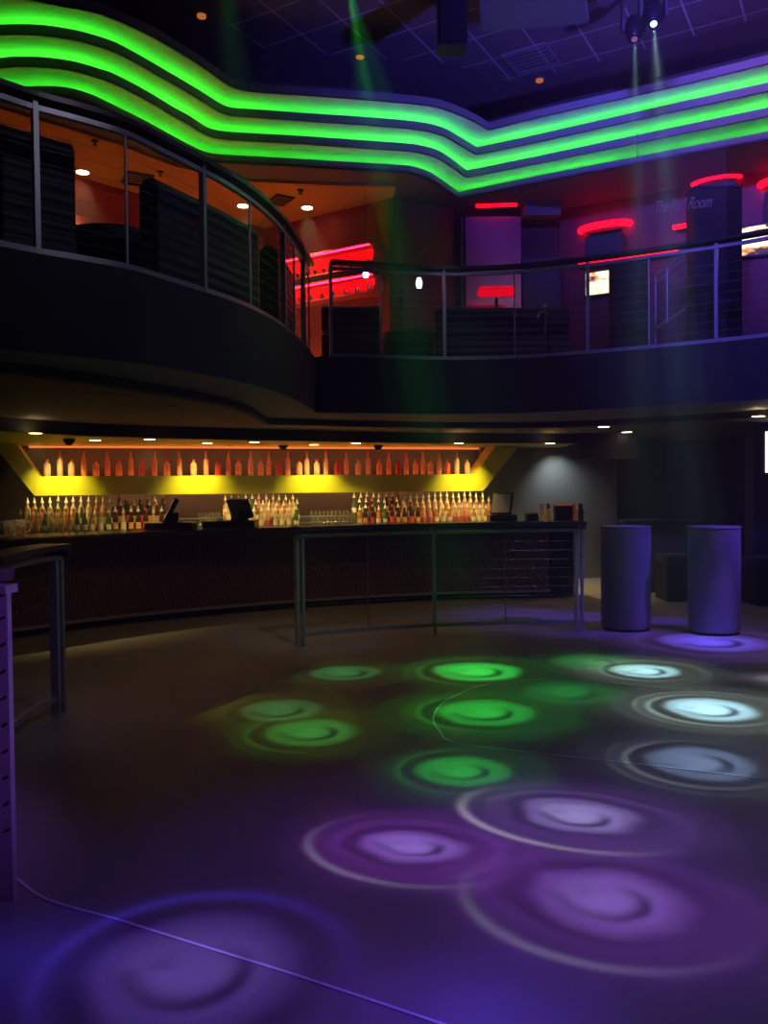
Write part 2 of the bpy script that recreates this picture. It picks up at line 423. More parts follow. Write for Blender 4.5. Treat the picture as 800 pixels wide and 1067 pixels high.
# ================================================================== SETTING
AX_A = (0.5, 0.866); AX_B = (0.866, -0.5)
bm = BM(); prism(bm, [(-9.5, -5), (9.5, -5), (9.5, 17), (-9.5, 17)], -.2, 0.0); struct('floor', bm, M['floor'])
bm = BM(); prism(bm, [(-9.5, -5), (9.5, -5), (9.5, 17), (-9.5, 17)], 7.3, 7.5); struct('ceiling', bm, M['ceil'])
for nm, c, s in (('wall_left', (-9.4, 6, 3.65), (.2, 22, 7.3)), ('wall_right', (9.4, 6, 3.65), (.2, 22, 7.3)),
                 ('wall_back', (0, 16.9, 3.65), (18.6, .2, 7.3)), ('wall_front', (0, -4.9, 3.65), (18.6, .2, 7.3))):
    bm = BM(); box(bm, c, s); struct(nm, bm, M['darkwall'])

# ---- floor inlay lines
def inlay(name, px, w=.012):
    p = smooth_path([on_z(x, y, 0) for x, y in px], 8)
    bm = BM(); sweep(bm, p, rect(-w / 2, w / 2, .0005, .003)); struct(name, bm, M['inlay'])
inlay('trim_1', [(-40, 880), (-5, 900), (20, 918), (50, 938), (120, 958), (200, 983), (300, 1014), (400, 1047), (520, 1088)], .012)
inlay('trim_2', [(860, 731), (800, 726.5), (700, 717.5), (600, 709.5), (540, 709), (501, 715), (464, 731), (451.5, 748), (458, 762), (474, 774), (550, 784), (653, 795), (740, 805), (830, 816)], .014)

# ---- high ceiling: tile field, border fixtures
ZC = 7.3
bm = BM(); prism(bm, [on_z(x, y, ZC) for x, y in [(235, -90), (235, 20), (270, 48), (345, 56), (462, 64), (528, 84), (590, 72), (700, 42), (840, 4), (900, -90)]], ZC - .02, ZC + .02)
struct('ceiling_2', bm, M['tiles'])

# ---- stepped green cove
ZT = [6.00, 6.20, 6.40, 6.60]
PX = [
 ([(-60, 106), (-20, 96), (5, 91.5), (24, 90), (45, 89.6), (60, 90), (75, 92), (97, 99), (118, 109), (150, 125), (180, 141.4), (198, 151), (215, 158.5), (232, 161), (275, 163.3), (320, 166), (370, 169), (420, 172), (437, 175), (451, 181), (465, 190.5), (478, 200)],
  [(478, 200), (560, 183), (700, 156), (800, 137), (900, 118)]),
 ([(-60, 71), (-20, 63), (0, 60.5), (12, 59), (37, 59), (60, 61), (82, 65), (105, 72), (118, 76.5), (150, 93), (180, 111), (198, 121), (215, 132), (226, 135.5), (241, 137.4), (280, 139.7), (320, 142), (370, 145.5), (420, 149), (437, 151), (454, 155.6), (467, 163), (486.5, 177.5)],
  [(486.5, 177.5), (560, 162.6), (700, 133), (800, 112), (900, 91)]),
 ([(-60, 33), (-20, 27), (0, 25.5), (25, 25), (45, 26), (67, 29), (90, 34), (120, 44), (150, 60), (180, 77.5), (198, 88), (215, 98.5), (232, 109), (243, 112.3), (259, 113.4), (320, 117.8), (370, 121), (420, 125), (446, 128.5), (464, 134), (478, 142), (497, 153.4)],
  [(497, 153.4), (560, 140), (700, 108), (800, 86), (900, 64)]),
 ([(-60, -6), (-20, -9), (10, -6), (36, 0), (67, 6), (95, 11), (120, 19.5), (160, 38), (197, 60), (215, 71.5), (237, 87), (250, 93), (276, 96), (320, 98.8), (370, 102.5), (420, 106.6), (455, 111), (481, 120), (497, 127.5), (509, 135)],
  [(509, 135), (560, 122), (700, 90.6), (800, 66), (900, 42)]),
]
TP = []
for k in range(4):
    z = ZT[k] if k < 3 else 6.50
    a = resample(smooth_path([on_z(x, y, z) for x, y in PX[k][0]], 6), 110)
    c = resample([on_z(x, y, z) for x, y in PX[k][1]], 30)
    TP.append(a + c[1:])
for k in range(4):
    p = TP[k]; zt = ZT[k]
    bm = BM(); sweep(bm, p, [(0, zt - .10), (.03, zt - .10), (.03, zt), (0, zt)])       # upstand lip
    struct('trim_%d' % (3 + k), bm, M['lip'])
    if k < 3:
        bk_ = offset(p, .34)
        bm = BM()
        strip(bm, offset(p, .03), bk_, zt - .07, zt - .07)                                # trough floor
        strip(bm, bk_, bk_, zt - .07, zt + .11)                                            # trough back
        strip(bm, bk_, TP[k + 1], zt + .10, zt + .10)                                      # lit underside of the next tier
        struct('ceiling_%d' % (3 + k), bm, M['covewhite'])
        bm = BM(); tp = offset(p, .15)
        tube(bm, [(q[0], q[1], zt - .038) for q in tp], .02, 6)
        tag(obj('cove_light', bm, M['tube'], smooth=True), ['green light tube in the lowest step of the wavy ceiling cove', 'green light tube in the middle step of the wavy ceiling cove', 'green light tube in the topmost step of the wavy ceiling cove'][k], 'light', 'green cove lights')
# balcony soffit (outside the lowest lip) and orange ceiling
p0 = TP[0]
bm = BM(); prism(bm, [(-9.3, p0[0][1])] + p0 + [(9.3, p0[-1][1] - 1.5), (9.3, 16.8), (-9.3, 16.8)], 5.90, 5.93); struct('ceiling_6', bm, M['soffit'])
org = [on_z(x, y, 5.87) for x, y in [(-120, 118), (-40, 108), (0, 113), (60, 130), (120, 149), (180, 172), (230, 184), (265, 189), (340, 192), (412, 195)]]
bm = BM(); prism(bm, org + [(.18, 12.8), (-1.92, 14.1), (-9.2, 14.1), (-9.2, 8.5)], 5.86, 5.895); struct('ceiling_7', bm, M['orange'])
# top of the cove opening: dark drum up to the high ceiling
bm = BM(); t3 = offset(TP[3], 1.4); strip(bm, t3, t3, 6.6, 7.3); strip(bm, offset(TP[3], .03), t3, 6.6, 6.62); struct('wall_drum', bm, M['ceil'])

# ---- balcony slab
ZB, ZS = 2.44, 3.05
LEFT_PX = [(0, 252), (42.5, 260.6), (90, 268.5), (138, 277.6), (176, 289), (212.5, 300.5), (240, 309.5), (263.5, 319), (283, 329), (299, 339.5), (313, 351.5), (322, 361), (329, 370)]
RIGHT_PX = [(333, 369), (398, 371), (464, 373), (536, 371.5), (611.5, 366.5), (675, 361), (745, 354.5), (800, 348.5), (900, 337)]
lp = smooth_path([on_z(x, y, 3.12) for x, y in LEFT_PX], 5)
d0 = Vector(lp[0]) - Vector(lp[6]); d0.normalize()
lpe = [(lp[0][0] + d0.x * 1.5, lp[0][1] + d0.y * 1.5), (lp[0][0] + d0.x * .8, lp[0][1] + d0.y * .8)] + lp
rp = smooth_path([on_z(x, y, 3.12) for x, y in RIGHT_PX], 5)
front = lpe + rp
slab = [(-9.2, lpe[0][1])] + front + [(9.2, rp[-1][1] - 1.0), (9.2, 16.7), (-9.2, 16.7)]
bm = BM(); prism(bm, slab, ZB, ZS); struct('ceiling_8', bm, M['fascia'])
bm = BM(); sweep(bm, front, rect(.02, .14, ZS, ZS + .05)); struct('trim_7', bm, M['fascia'])
bounce_mat = paint('balcony_bounce_floor', (.55, .36, .15), .5)  # unseen floor, bright warm tone set to bounce lamplight onto the orange ceiling
bm = BM(); prism(bm, [(-9.1, lpe[0][1] + .1)] + offset(front, .2)[1:-1] + [(9.1, rp[-1][1] - .6), (9.1, 16.6), (-9.1, 16.6)], ZS + .001, ZS + .006); struct('floor_2', bm, bounce_mat)
# grey ring under the balcony and the lower brown ceiling behind it
bm = BM(); prism(bm, slab, ZB - .006, ZB - .001); struct('ceiling_9', bm, M['ring'])
inner = smooth_path([on_z(x, y, ZB - .006) for x, y in [(-60, 371), (0, 376), (80, 386), (150, 398), (205, 408), (240, 416), (263, 424.5), (277, 434.5)]], 5) + smooth_path([on_z(x, y, ZB - .006) for x, y in [(282, 435.5), (400, 439), (520, 440), (600, 438.5), (700, 433), (800, 427), (900, 418)]], 4)
ext = [(-9.1, inner[0][1] - .8)] + inner + [(9.1, inner[-1][1] - 1), (9.1, 16.6), (-9.1, 16.6)]
bm = BM(); prism(bm, ext, 2.36, ZB - .008); struct('ceiling_10', bm, M['charcoal'])
bm = BM(); prism(bm, [(-9.0, inner[0][1] - .5)] + offset(inner, .05) + [(9.0, inner[-1][1] - .8), (9.0, 16.5), (-9.0, 16.5)], 2.352, 2.359); struct('ceiling_11', bm, M['warmceil'])

# ---- bar soffit with yellow lip
lip = smooth_path([on_z(x, y, 2.2) for x, y in [(-60, 444.5), (0, 449), (60, 452.5), (100, 454.5), (200, 457.3), (300, 459.3), (400, 461), (480, 461.8), (600, 462)]], 5)
bm = BM(); prism(bm, lip + [(lip[-1][0] + .05, 14.3), (-6.6, 14.3), (-6.6, lip[0][1])], 2.205, 2.35); struct('ceiling_12', bm, M['black'])
bm = BM(); prism(bm, offset(lip, .01) + [(lip[-1][0], 14.25), (-6.5, 14.25), (-6.5, lip[0][1])], 2.195, 2.204)
struct('ceiling_13', bm, M['yellow'])

# ---- walls behind the bar and on the ground floor
FP0 = at(30, 505, 11.4); FP1 = at(506, 505, 13.2)
fd = Vector((FP1.x - FP0.x, FP1.y - FP0.y)).normalized(); fn = Vector((-fd.y, fd.x))     # fn points away from camera
def fpt(s, back, z=0): return (FP0.x + fd.x * s + fn.x * back, FP0.y + fd.y * s + fn.y * back, z)
def wallseg(name, a, b2, z0, z1, mat, th=.12):
    bm = BM(); sweep(bm, [a, b2], rect(0, th, z0, z1)); return struct(name, bm, mat)
wallseg('wall_bar', fpt(-3.2, .5)[:2], fpt(6.75, .5)[:2], 0, 2.194, M['charcoal'])
gx1 = on_pl(640, 500, fpt(0, .5), fd)[0]
wallseg('wall_bar_side', fpt(6.76, .42)[:2], fpt(gx1, .42)[:2], 0, 2.35, M['greywall'])
wallseg('wall_recess', fpt(gx1, .42)[:2], fpt(gx1 + .3, 1.9)[:2], 0, 2.35, M['darkwall'])
wallseg('wall_far', fpt(gx1 + .3, 1.9)[:2], (9.0, 13.3), 0, 2.35, M['darkwall'])

# ---- balcony walls
WL = [(-7.6, 8.2), (-4.1, 11.7), (-1.92, 13.97)]
bm = BM(); sweep(bm, WL, rect(0, .12, ZS + .007, 5.9)); struct('wall_balcony_left', bm, M['redwall'])
W1a, W1b = (-1.92, 13.97), (.17, 12.6)
bm = BM(); sweep(bm, [W1a, W1b], rect(.0, .12, ZS + .007, 5.9)); struct('wall_niche', bm, M['redwall'])
bm = BM(); box(bm, (.22, 12.72, 4.48), (.10, .26, 2.84), rz=math.radians(-30)); struct('wall_column', bm, M['charcoal'])
wallseg('wall_lounge', (.25, 12.85), (1.14, 13.26), ZS + .007, 5.9, M['mulberry'])
wallseg('wall_mirror', (1.14, 13.30), (2.80, 13.34), ZS + .007, 5.9, M['charcoal'])
W3 = (3.06, 13.2)
def w3(t, out=0.0, z=0): return (W3[0] + AX_B[0] * t - AX_A[0] * out, W3[1] + AX_B[1] * t - AX_A[1] * out, z)
wallseg('wall_red_room', w3(-.35)[:2], w3(6.5)[:2], ZS + .007, 5.9, M['mulberry'])

# ================================================================== BAR
base = smooth_path([on_z(x, y, 0) for x, y in [(-70, 678), (15, 666.5), (70, 658.5), (130, 651), (215, 642.5), (300, 635), (390, 629), (480, 625), (573, 623)]], 6)
t = thing('bar_counter', 'long curved bar with black top and wavy dark brown front', 'bar', (base[30][0], base[30][1], 0))
bm = BM(); sweep(bm, offset(base, .03), rect(.02, .10, .11, 1.0)); obj('front_panel', bm, M['barpanel'], t)
bm = BM(); sweep(bm, offset(base, .12), rect(0, .08, 0, .12)); obj('toe_kick', bm, M['black'], t)
bm = BM(); sweep(bm, base, rect(-.02, .05, .085, .115)); obj('kick_strip', bm, M['metal'], t)
ext2 = base + [(base[-1][0] + .43, base[-1][1] + .04)]
bm = BM(); sweep(bm, ext2, [(-.26, 1.0), (.55, 1.0), (.55, 1.065), (-.25, 1.065), (-.27, 1.05)]); obj('counter_top', bm, M['countertop'], t)
bm = BM(); sweep(bm, ext2, rect(-.25, .0, .955, .998)); obj('apron', bm, M['black'], t)
bm = BM(); pe = base[-1]; 
sweep(bm, [pe, (pe[0] + .38, pe[1] + .04)], rect(.12, .5, 0, .998)); obj('end_cabinet', bm, M['black'], t)
BAR_TOP = 1.066

# back bar counter with two bottle steps
back = [fpt(-.6 + k * .45, -.42) for k in range(17)]
t = thing('back_counter', 'stepped dark back bar counter under the yellow shelf', 'counter', fpt(2.5, -.2))
bm = BM(); sweep(bm, [fpt(-.9, 0)[:2], fpt(6.6, 0)[:2]], rect(-.62, .45, 0, .98)); obj('body', bm, M['black'], t)
bm = BM(); sweep(bm, [fpt(-.9, 0)[:2], fpt(6.6, 0)[:2]], rect(-.38, .45, .981, 1.06)); obj('lower_step', bm, M['charcoal'], t)
bm = BM(); sweep(bm, [fpt(-.9, 0)[:2], fpt(6.6, 0)[:2]], rect(-.2, .45, 1.061, 1.14)); obj('upper_step', bm, M['charcoal'], t)
# yellow frame
def fl(px, py): return on_pl(px, py, (FP0.x, FP0.y), (fd.x, fd.y))
sL = fl(36, 516)[0]; sLi = fl(41, 496)[0]; sLit = fl(17, 458)[0]; sLot = fl(-8, 461)[0]
sR = fl(503, 511)[0]; sRi = fl(495, 493)[0]; sRit = fl(516, 463)[0]; sRot = fl(540, 463)[0]
zb_, zt_, zz = 1.49, 1.752, 2.192
def extr(bm, poly, b0, b1):
    A = [bm.verts.new(fpt(s, b0, z)) for s, z in poly]; B = [bm.verts.new(fpt(s, b1, z)) for s, z in poly]
    bm.faces.new(A); bm.faces.new(B[::-1])
    for i in range(len(poly)):
        j = (i + 1) % len(poly); bm.faces.new((A[i], B[i], B[j], A[j]))
t = thing('display_shelf', 'long yellow back bar shelf with slanted ends holding glowing bottles', 'shelf', fpt(3, .1, 1.49))
bm = BM(); extr(bm, [(sL, zb_), (sR, zb_), (sRi, zt_), (sLi, zt_)], 0, .03); obj('front_board', bm, M['yellow'], t)
bm = BM(); extr(bm, [(sLi + .03, zt_ - .03), (sRi - .03, zt_ - .03), (sRi - .03, zt_), (sLi + .03, zt_)], .031, .165); obj('shelf_board', bm, M['yellow'], t)
bm = BM(); extr(bm, [(sLi + .03, zt_ - .03), (sRi - .03, zt_ - .03), (sRi - .03, zt_), (sLi + .03, zt_)], .255, .40); obj('shelf_board', bm, M['yellow'], t)
bm = BM(); extr(bm, [(sL - .002, zb_), (sLi - .002, zt_), (sLit, zz), (sLot, zz)], 0, .40); obj('slanted_end', bm, M['yellow'], t)
bm = BM(); extr(bm, [(sR + .002, zb_), (sRot, zz), (sRit, zz), (sRi + .002, zt_)], 0, .40); obj('slanted_end', bm, M['yellow'], t)
bm = BM(); extr(bm, [(sLi + .1, zt_ - .025), (sRi - .1, zt_ - .025), (sRi - .1, zt_ - .012), (sLi + .1, zt_ - .012)], .18, .24); obj('light_strip', bm, M['bottle_led'], t)
bm = BM(); extr(bm, [(sL + .1, zt_ - .06), (sR - .1, zt_ - .06), (sR - .1, zt_ - .035), (sL + .1, zt_ - .035)], .05, .10); obj('light_strip', bm, M['warm_led'], t)

bm = BM(); extr(bm, [(sLit + .1, 2.165), (sRit - .1, 2.165), (sRit - .1, 2.19), (sLit + .1, 2.19)], .44, .49); obj('light_strip', bm, M['soffit_led'], t)
# ---- bottles
def lathe_obj(name, prof, mat, parent, seg=14):
    bm = BM(); lathe(bm, prof, seg); return obj(name, bm, mat, parent, local=True, smooth=40)
def bottle_proto(name, label, prof, mat, lab=None, labmat=None, cap=None, capmat=None, capname='cap'):
    t = thing(name, label, 'bottle', (0, 0, -20))
    lathe_obj('glass_body', prof, mat, t)
    if lab: lathe_obj('paper_label', lab, labmat, t)
    if cap: lathe_obj(capname, cap, capmat, t)
    return t
def bprof(r, hb, hs, rn, h): return [(0, 0), (r * .96, 0), (r, .006), (r, hb), (r * .9, hb + (hs - hb) * .4), (rn * 1.25, hs), (rn, hs + .01), (rn, h), (0, h)]
def bcap(rn, h, ch=.03): return [(0, h - .004), (rn * 1.25, h - .004), (rn * 1.25, h + ch), (0, h + ch)]
def spout(rn, h): return [(0, h), (rn * 1.35, h), (rn * 1.35, h + .012), (rn * .5, h + .045), (rn * .25, h + .075), (0, h + .075)]
def blab(r, z0, z1): return [(r * 1.015, z0), (r * 1.015, z1)]
tallc = bottle_proto('spirit_bottle', '', bprof(.037, .20, .26, .015, .33), M['glass_peach'], blab(.037, .07, .17), M['glass_clear'], bcap(.015, .33), M['redlabel'])
shortc = bottle_proto('spirit_bottle', '', bprof(.044, .155, .19, .017, .215), M['glass_peach'], blab(.044, .05, .13), M['glass_clear'], bcap(.017, .215, .022), M['redlabel'])
shortr = bottle_proto('spirit_bottle', '', bprof(.044, .155, .19, .017, .215), M['glass_red'], blab(.044, .05, .13), M['redlabel'], bcap(.017, .215, .022), M['redlabel'])
top = [(48, 's'), (61.5, 't'), (73.5, 's'), (86.5, 't'), (99.5, 's'), (111.5, 't'), (123.5, 's'), (136, 't'), (147.5, 'r'), (161, 't'), (174, 's'), (187, 't'), (202, 's'), (215, 't'), (227.5, 'r'), (238.5, 't'), (249, 's'), (262, 't'), (272.5, 's'), (281, 't'), (291.5, 'r'), (301, 't'), (313, 's'), (321, 't'), (331.5, 's'), (341, 't'), (353, 'r'), (362.5, 't'), (375, 's'), (385.5, 't'), (397, 's'), (407, 't'), (417, 'r'), (425.5, 't'), (435, 's'), (443, 't'), (451, 's'), (460, 't'), (468.5, 'r'), (478.5, 't'), (489.5, 's')]
usedp = set()
def put(proto, loc, rz, label, group):
    if proto.name in usedp: o = dup(proto, loc, rz, label)
    else:
        o = proto; o.location = loc; o.rotation_euler = (0, 0, rz); o['label'] = label; usedp.add(proto.name)
    o['group'] = group; return o
kind = {'t': (tallc, 'tall peach-lit bottle'), 's': (shortc, 'short peach-lit bottle'), 'r': (shortr, 'short red bottle')}
for i, (px, k) in enumerate(top):
    s = fl(px, 480)[0]
    put(kind[k][0], fpt(s, .11, zt_ + .002), random.random() * 6, '%s on the glowing yellow shelf, %s from the pitcher end' % (kind[k][1], nth(i + 1)), 'bottles on the yellow shelf')
low = {
 'clear': bottle_proto('liquor_bottle', '', bprof(.036, .17, .22, .014, .26), M['glass_clear'], blab(.036, .05, .14), M['cream'], spout(.016, .26), M['white'], 'pour_spout'),
 'amber': bottle_proto('liquor_bottle', '', bprof(.038, .16, .20, .015, .25), M['glass_amber'], blab(.038, .045, .13), M['cream'], spout(.016, .25), M['white'], 'pour_spout'),
 'dark': bottle_proto('liquor_bottle', '', bprof(.035, .17, .23, .014, .28), M['glass_dark'], blab(.035, .05, .14), M['amberlabel'], spout(.016, .28), M['white'], 'pour_spout'),
 'green': bottle_proto('liquor_bottle', '', bprof(.035, .16, .22, .014, .27), M['glass_green'], blab(.035, .05, .12), M['cream'], spout(.016, .27), M['white'], 'pour_spout'),
 'peach': bottle_proto('liquor_bottle', '', bprof(.036, .18, .23, .014, .27), M['glass_peach'], blab(.036, .06, .13), M['redlabel'], spout(.016, .27), M['white'], 'pour_spout'),
}
wine = bottle_proto('liquor_bottle', '', bprof(.036, .17, .24, .014, .30), M['glass_dark'], blab(.036, .06, .15), M['redlabel'], bcap(.014, .30), M['redlabel'])
rowz = [('front row', -.50, .982, .0), ('middle row', -.29, 1.062, .5), ('rear row', -.08, 1.142, .25)]
sections = [('beside the pitchers', 27, 178, ['clear', 'amber', 'clear', 'amber', 'green', 'clear', 'dark', 'peach']),
            ('past the boxy register', 232, 316, ['clear', 'peach', 'clear', 'amber', 'green']),
            ('by the grey-screened register', 366, 506, ['dark', 'amber', 'peach', 'dark', 'clear', 'amber'])]
rnd = random.Random(11)
for si, (where, p0_, p1_, kinds) in enumerate(sections):
    a = fl(p0_, 530)[0]; b_ = fl(p1_, 530)[0]
    for (rw, bo, z, ph) in rowz:
        step = .098
        n = int((b_ - a) / step)
        for i in range(n):
            s = a + (i + ph) * step + rnd.uniform(-.008, .008)
            if si == 0:
                kk = rnd.choice(kinds[:6]) if i < n * .62 else rnd.choice(['dark', 'dark', 'clear', 'amber', 'wine'])
            elif si == 1: kk = rnd.choice(kinds)
            else: kk = rnd.choice(['dark', 'dark', 'wine', 'green', 'amber']) if i < n * .42 else rnd.choice(['clear', 'peach', 'amber', 'amber', 'clear', 'peach'])
            pr = wine if kk == 'wine' else low[kk]
            put(pr, fpt(s, bo, z), rnd.random() * 6, '%s bottle, %s %s, %s from the pitcher end' % ({'wine': 'capped dark'}.get(kk, kk) + ('' if kk == 'wine' else ' spouted'), rw, where, nth(i + 1)), 'bottles on the back bar counter')
# glasses between the registers and right of them
gl_ = thing('stem_glass', '', 'glass', (0, 0, -20))
lathe_obj('bowl', [(.004, .085), (.015, .10), (.019, .13), (.017, .165)], M['glass_tumbler'], gl_, 12)
lathe_obj('stem', [(.0, 0), (.018, 0), (.016, .004), (.004, .012), (.004, .086), (0, .086)], M['glass_tumbler'], gl_, 12)
for (where, a0, a1, n) in (('between the two black registers', 205, 228, 7), ('between the bottle groups', 319, 364, 11)):
    for r_, (bo, z) in enumerate(((-.44, 1.062 - .08), (-.27, 1.062))):
        if r_ == 0: z = .982
        for i in range(n):
            s = fl(a0 + (a1 - a0) * (i + .5) / n, 530)[0]
            z2 = z + (.0 if r_ == 0 else .0)
            put(gl_, fpt(s, bo, z2 + .001), 0, 'small stem glass %s, %s in the %s row' % (where, nth(i + 1), ['front', 'rear'][r_]), 'stem glasses on the back bar')

# ---- things on the bar top
def bar_xy(px, off):
    best = None
    for q in offset(base, off):
        e = abs((CX + F_PX * q[0] / q[1]) - px)
        if best is None or e < best[0]: best = (e, q)
    return best[1]
def register(name, px, label, w, tiltrz, mon_w, mon_h, lean, screen_front):
    x, y = bar_xy(px, .18); D = y
    t = thing('cash_register', label, 'register', (x, y, BAR_TOP), 'cash registers on the bar')
    bm = BM(); box(bm, (0, 0, .045), (w, .34, .085), bev=.008); obj('drawer_base', bm, M['plastic'], t, local=True)
    bm = BM(); box(bm, (.03, .02, .09 + .06), (.12, .12, .12), bev=.03); box(bm, (.0, .0, .10), (.2, .18, .03), bev=.01); obj('stand', bm, M['plastic'], t, local=True)
    R = Matrix.Translation((.0, 0, .24)) @ Matrix.Rotation(tiltrz, 4, 'Z') @ Matrix.Rotation(lean, 4, 'X')
    bm = BM(); box(bm, (0, 0, 0), (mon_w, .055, mon_h), bev=.012); bmesh.ops.transform(bm, matrix=R, verts=bm.verts[:]); mo = obj('monitor', bm, M['plastic'], t, local=True)
    bm = BM(); box(bm, (0, -.0285, 0), (mon_w * .88, .003, mon_h * .86)); bmesh.ops.transform(bm, matrix=R, verts=bm.verts[:]); obj('screen', bm, M['screen'], mo, local=True, label='dark glass screen')
    return t
register('a', 180, 'black register beside the bottles, its screen edge-on, nearest the pitchers', .56, math.radians(-74), .34, .30, math.radians(-28), False)
register('b', 249, 'black register with its boxy back and tilted screen turned away, middle of the bar', .42, math.radians(148), .34, .26, math.radians(-24), False)
register('c', 517, 'black register with a grey screen facing out, at the last bottles', .38, math.radians(-28), .30, .32, math.radians(-22), True)
def printer(px, label, w, h):
    x, y = bar_xy(px, .2)
    t = thing('receipt_printer', label, 'printer', (x, y, BAR_TOP), 'receipt printers on the bar')
    bm = BM(); box(bm, (0, 0, h * .4), (w, .2, h * .8), bev=.012); obj('housing', bm, M['plastic'], t, local=True)
    bm = BM(); box(bm, (0, .02, h * .88), (w * .9, .13, h * .18), rx=.2, bev=.01); obj('lid', bm, M['charcoal'], t, local=True)
    bm = BM(); box(bm, (0, -.045, h * .95), (w * .55, .004, h * .3), rx=-.4); obj('paper', bm, M['cream'], t, local=True)
printer(218, 'low receipt printer between the two black registers', .22, .11)
printer(549, 'small black receipt printer beside the grey-screened register', .17, .13)
# pitchers
def pitcher(px, off, label, fill):
    x, y = bar_xy(px, off)
    t = thing('water_pitcher', label, 'pitcher', (x, y, BAR_TOP), 'pitchers at the bar end')
    lathe_obj('jug', [(0, .002), (.052, .002), (.055, .02), (.065, .17), (.066, .17), (.061, .172), (.05, .03), (0, .015)], M['glass_tumbler'], t, 18)
    bm = BM(); tube(bm, [(.058, 0, .15), (.10, 0, .145), (.11, 0, .10), (.09, 0, .05), (.056, 0, .04)], .007, 6); obj('handle', bm, M['glass_tumbler'], t, local=True, smooth=True)
    lathe_obj('drink', [(0, .018), (.048, .018), (.056, .12), (0, .12)], fill, t, 18)
pitcher(11, .05, 'clear glass pitcher at the very end of the bar', M['glass_clear'])
pitcher(21, .22, 'amber filled glass pitcher next to the first bottles', M['glass_amber'])
# bar caddy
x, y = bar_xy(572, .12); x += .12
t = thing('bar_caddy', 'black napkin caddy with straws at the far end of the bar', 'caddy', (x + .1, y, BAR_TOP))
bm = BM(); box(bm, (0, .0, .10), (.24, .16, .20), bev=.008); obj('box', bm, M['plastic'], t, local=True)
bm = BM(); box(bm, (0, -.02, .212), (.25, .14, .02), rx=.1); obj('napkins', bm, M['redlabel'], t, local=True)
def jarof(dx, label, mat, capm):
    t = thing('mixer_bottle', label, 'bottle', (x + .1 + dx, y - .02, BAR_TOP), 'mixer bottles beside the caddy')
    lathe_obj('glass_body', [(0, 0), (.035, 0), (.036, .13), (.03, .16), (.022, .17), (0, .17)], mat, t, 14)
    lathe_obj('cap', [(0, .168), (.026, .168), (.03, .235), (0, .24)], capm, t, 14)
jarof(-.205, 'red and yellow topped mixer bottle on the near side of the caddy', glassy('yellow_mixer', (.95, .78, .12), .1), M['redlabel'])
jarof(-.29, 'clear mixer bottle outermost beside the caddy', M['glass_clear'], M['cream'])
jarof(.165, 'yellow mixer bottle squeezed against the caddy end', M['glass_amber'], M['cream'])
jarof(.245, 'dark mixer bottle last on the bar beyond the caddy', M['glass_dark'], M['plastic'])

# ================================================================== RAILS ON THE FLOOR
def drink_rail(label, path, posts, rods, loc, double=(0, 1), nc=9):
    """curved steel rail: end pairs of flat posts with rungs, middle post, thin rods, cables, shelf on top"""
    t = thing('drink_rail', label, 'railing', loc, 'drink rails round the dance floor')
    def P(s, o=0):
        (x, y), d = along(path, s); return (x - d.y * o, y + d.x * o), math.atan2(d.y, d.x), d
    bm = BM(); sweep(bm, path, [(-.11, 1.125), (.11, 1.125), (.11, 1.165), (-.11, 1.165)]); obj('drink_shelf', bm, M['drink'], t)
    bm = BM(); sweep(bm, path, rect(-.03, .03, 1.055, 1.085)); obj('top_rail', bm, M['metal'], t)
    bm = BM(); sweep(bm, path, rect(-.015, .015, .085, .125)); obj('bottom_rail', bm, M['metal'], t)
    L = sum(math.dist(a, b2) for a, b2 in zip(path, path[1:]))
    for s in double:
        for ds in ((0, .06) if s < .5 else (0, -.06)):
            (x, y), a, d = P(min(1, max(0, s + ds / L)))
            bm = BM(); box(bm, (x, y, .528), (.028, .06, 1.056), rz=a); po = obj('post', bm, M['metal'], t)
        (x, y), a, d = P(min(1, max(0, s + (.03 if s < .5 else -.03) / L)))
        for k in range(nc):
            bm = BM(); box(bm, (x, y, .2 + k * .095), (.04, .012, .008), rz=a); obj('rung', bm, M['metal'], t)
    for s in posts:
        (x, y), a, d = P(s); bm = BM(); box(bm, (x, y, .528), (.03, .055, 1.056), rz=a); obj('post', bm, M['metal'], t)
        for k in range(3):
            pass
    for s in list(posts) + list(double):
        (x, y), a, d = P(s); bm = BM(); box(bm, (x, y, 1.105), (.05, .18, .04), rz=a); obj('bracket', bm, M['drink'], t)
    for s in rods:
        (x, y), a, d = P(s); bm = BM(); cyl(bm, (x, y, .59), .006, .93, 8); obj('rod', bm, M['cable'], t)
    q = resample(path, 24)
    for k in range(nc):
        z = .2 + k * .095
        bm = BM(); tube(bm, [(p[0], p[1], z) for p in q], .0016, 5); obj('cable', bm, M['cable'], t)
    return t
cr_ = smooth_path([on_z(x, y, 0) for x, y in [(310, 673.5), (345, 669.5), (382, 666), (453, 661.6), (526, 659.2), (570, 658.3), (606.5, 658)]], 6)
drink_rail('curved steel drink rail in front of the bar', cr_, [.487], [.255, .735], (cr_[18][0], cr_[18][1], 0))
lr_ = smooth_path([on_z(x, y, .1) for x, y in [(64, 727), (46, 734.5), (31.5, 742.7), (10, 760), (-16, 786)]], 6)
drink_rail('curved steel drink rail by the foot of the long bar, dark shelf on top', lr_, [], [], (lr_[10][0], lr_[10][1], 0))
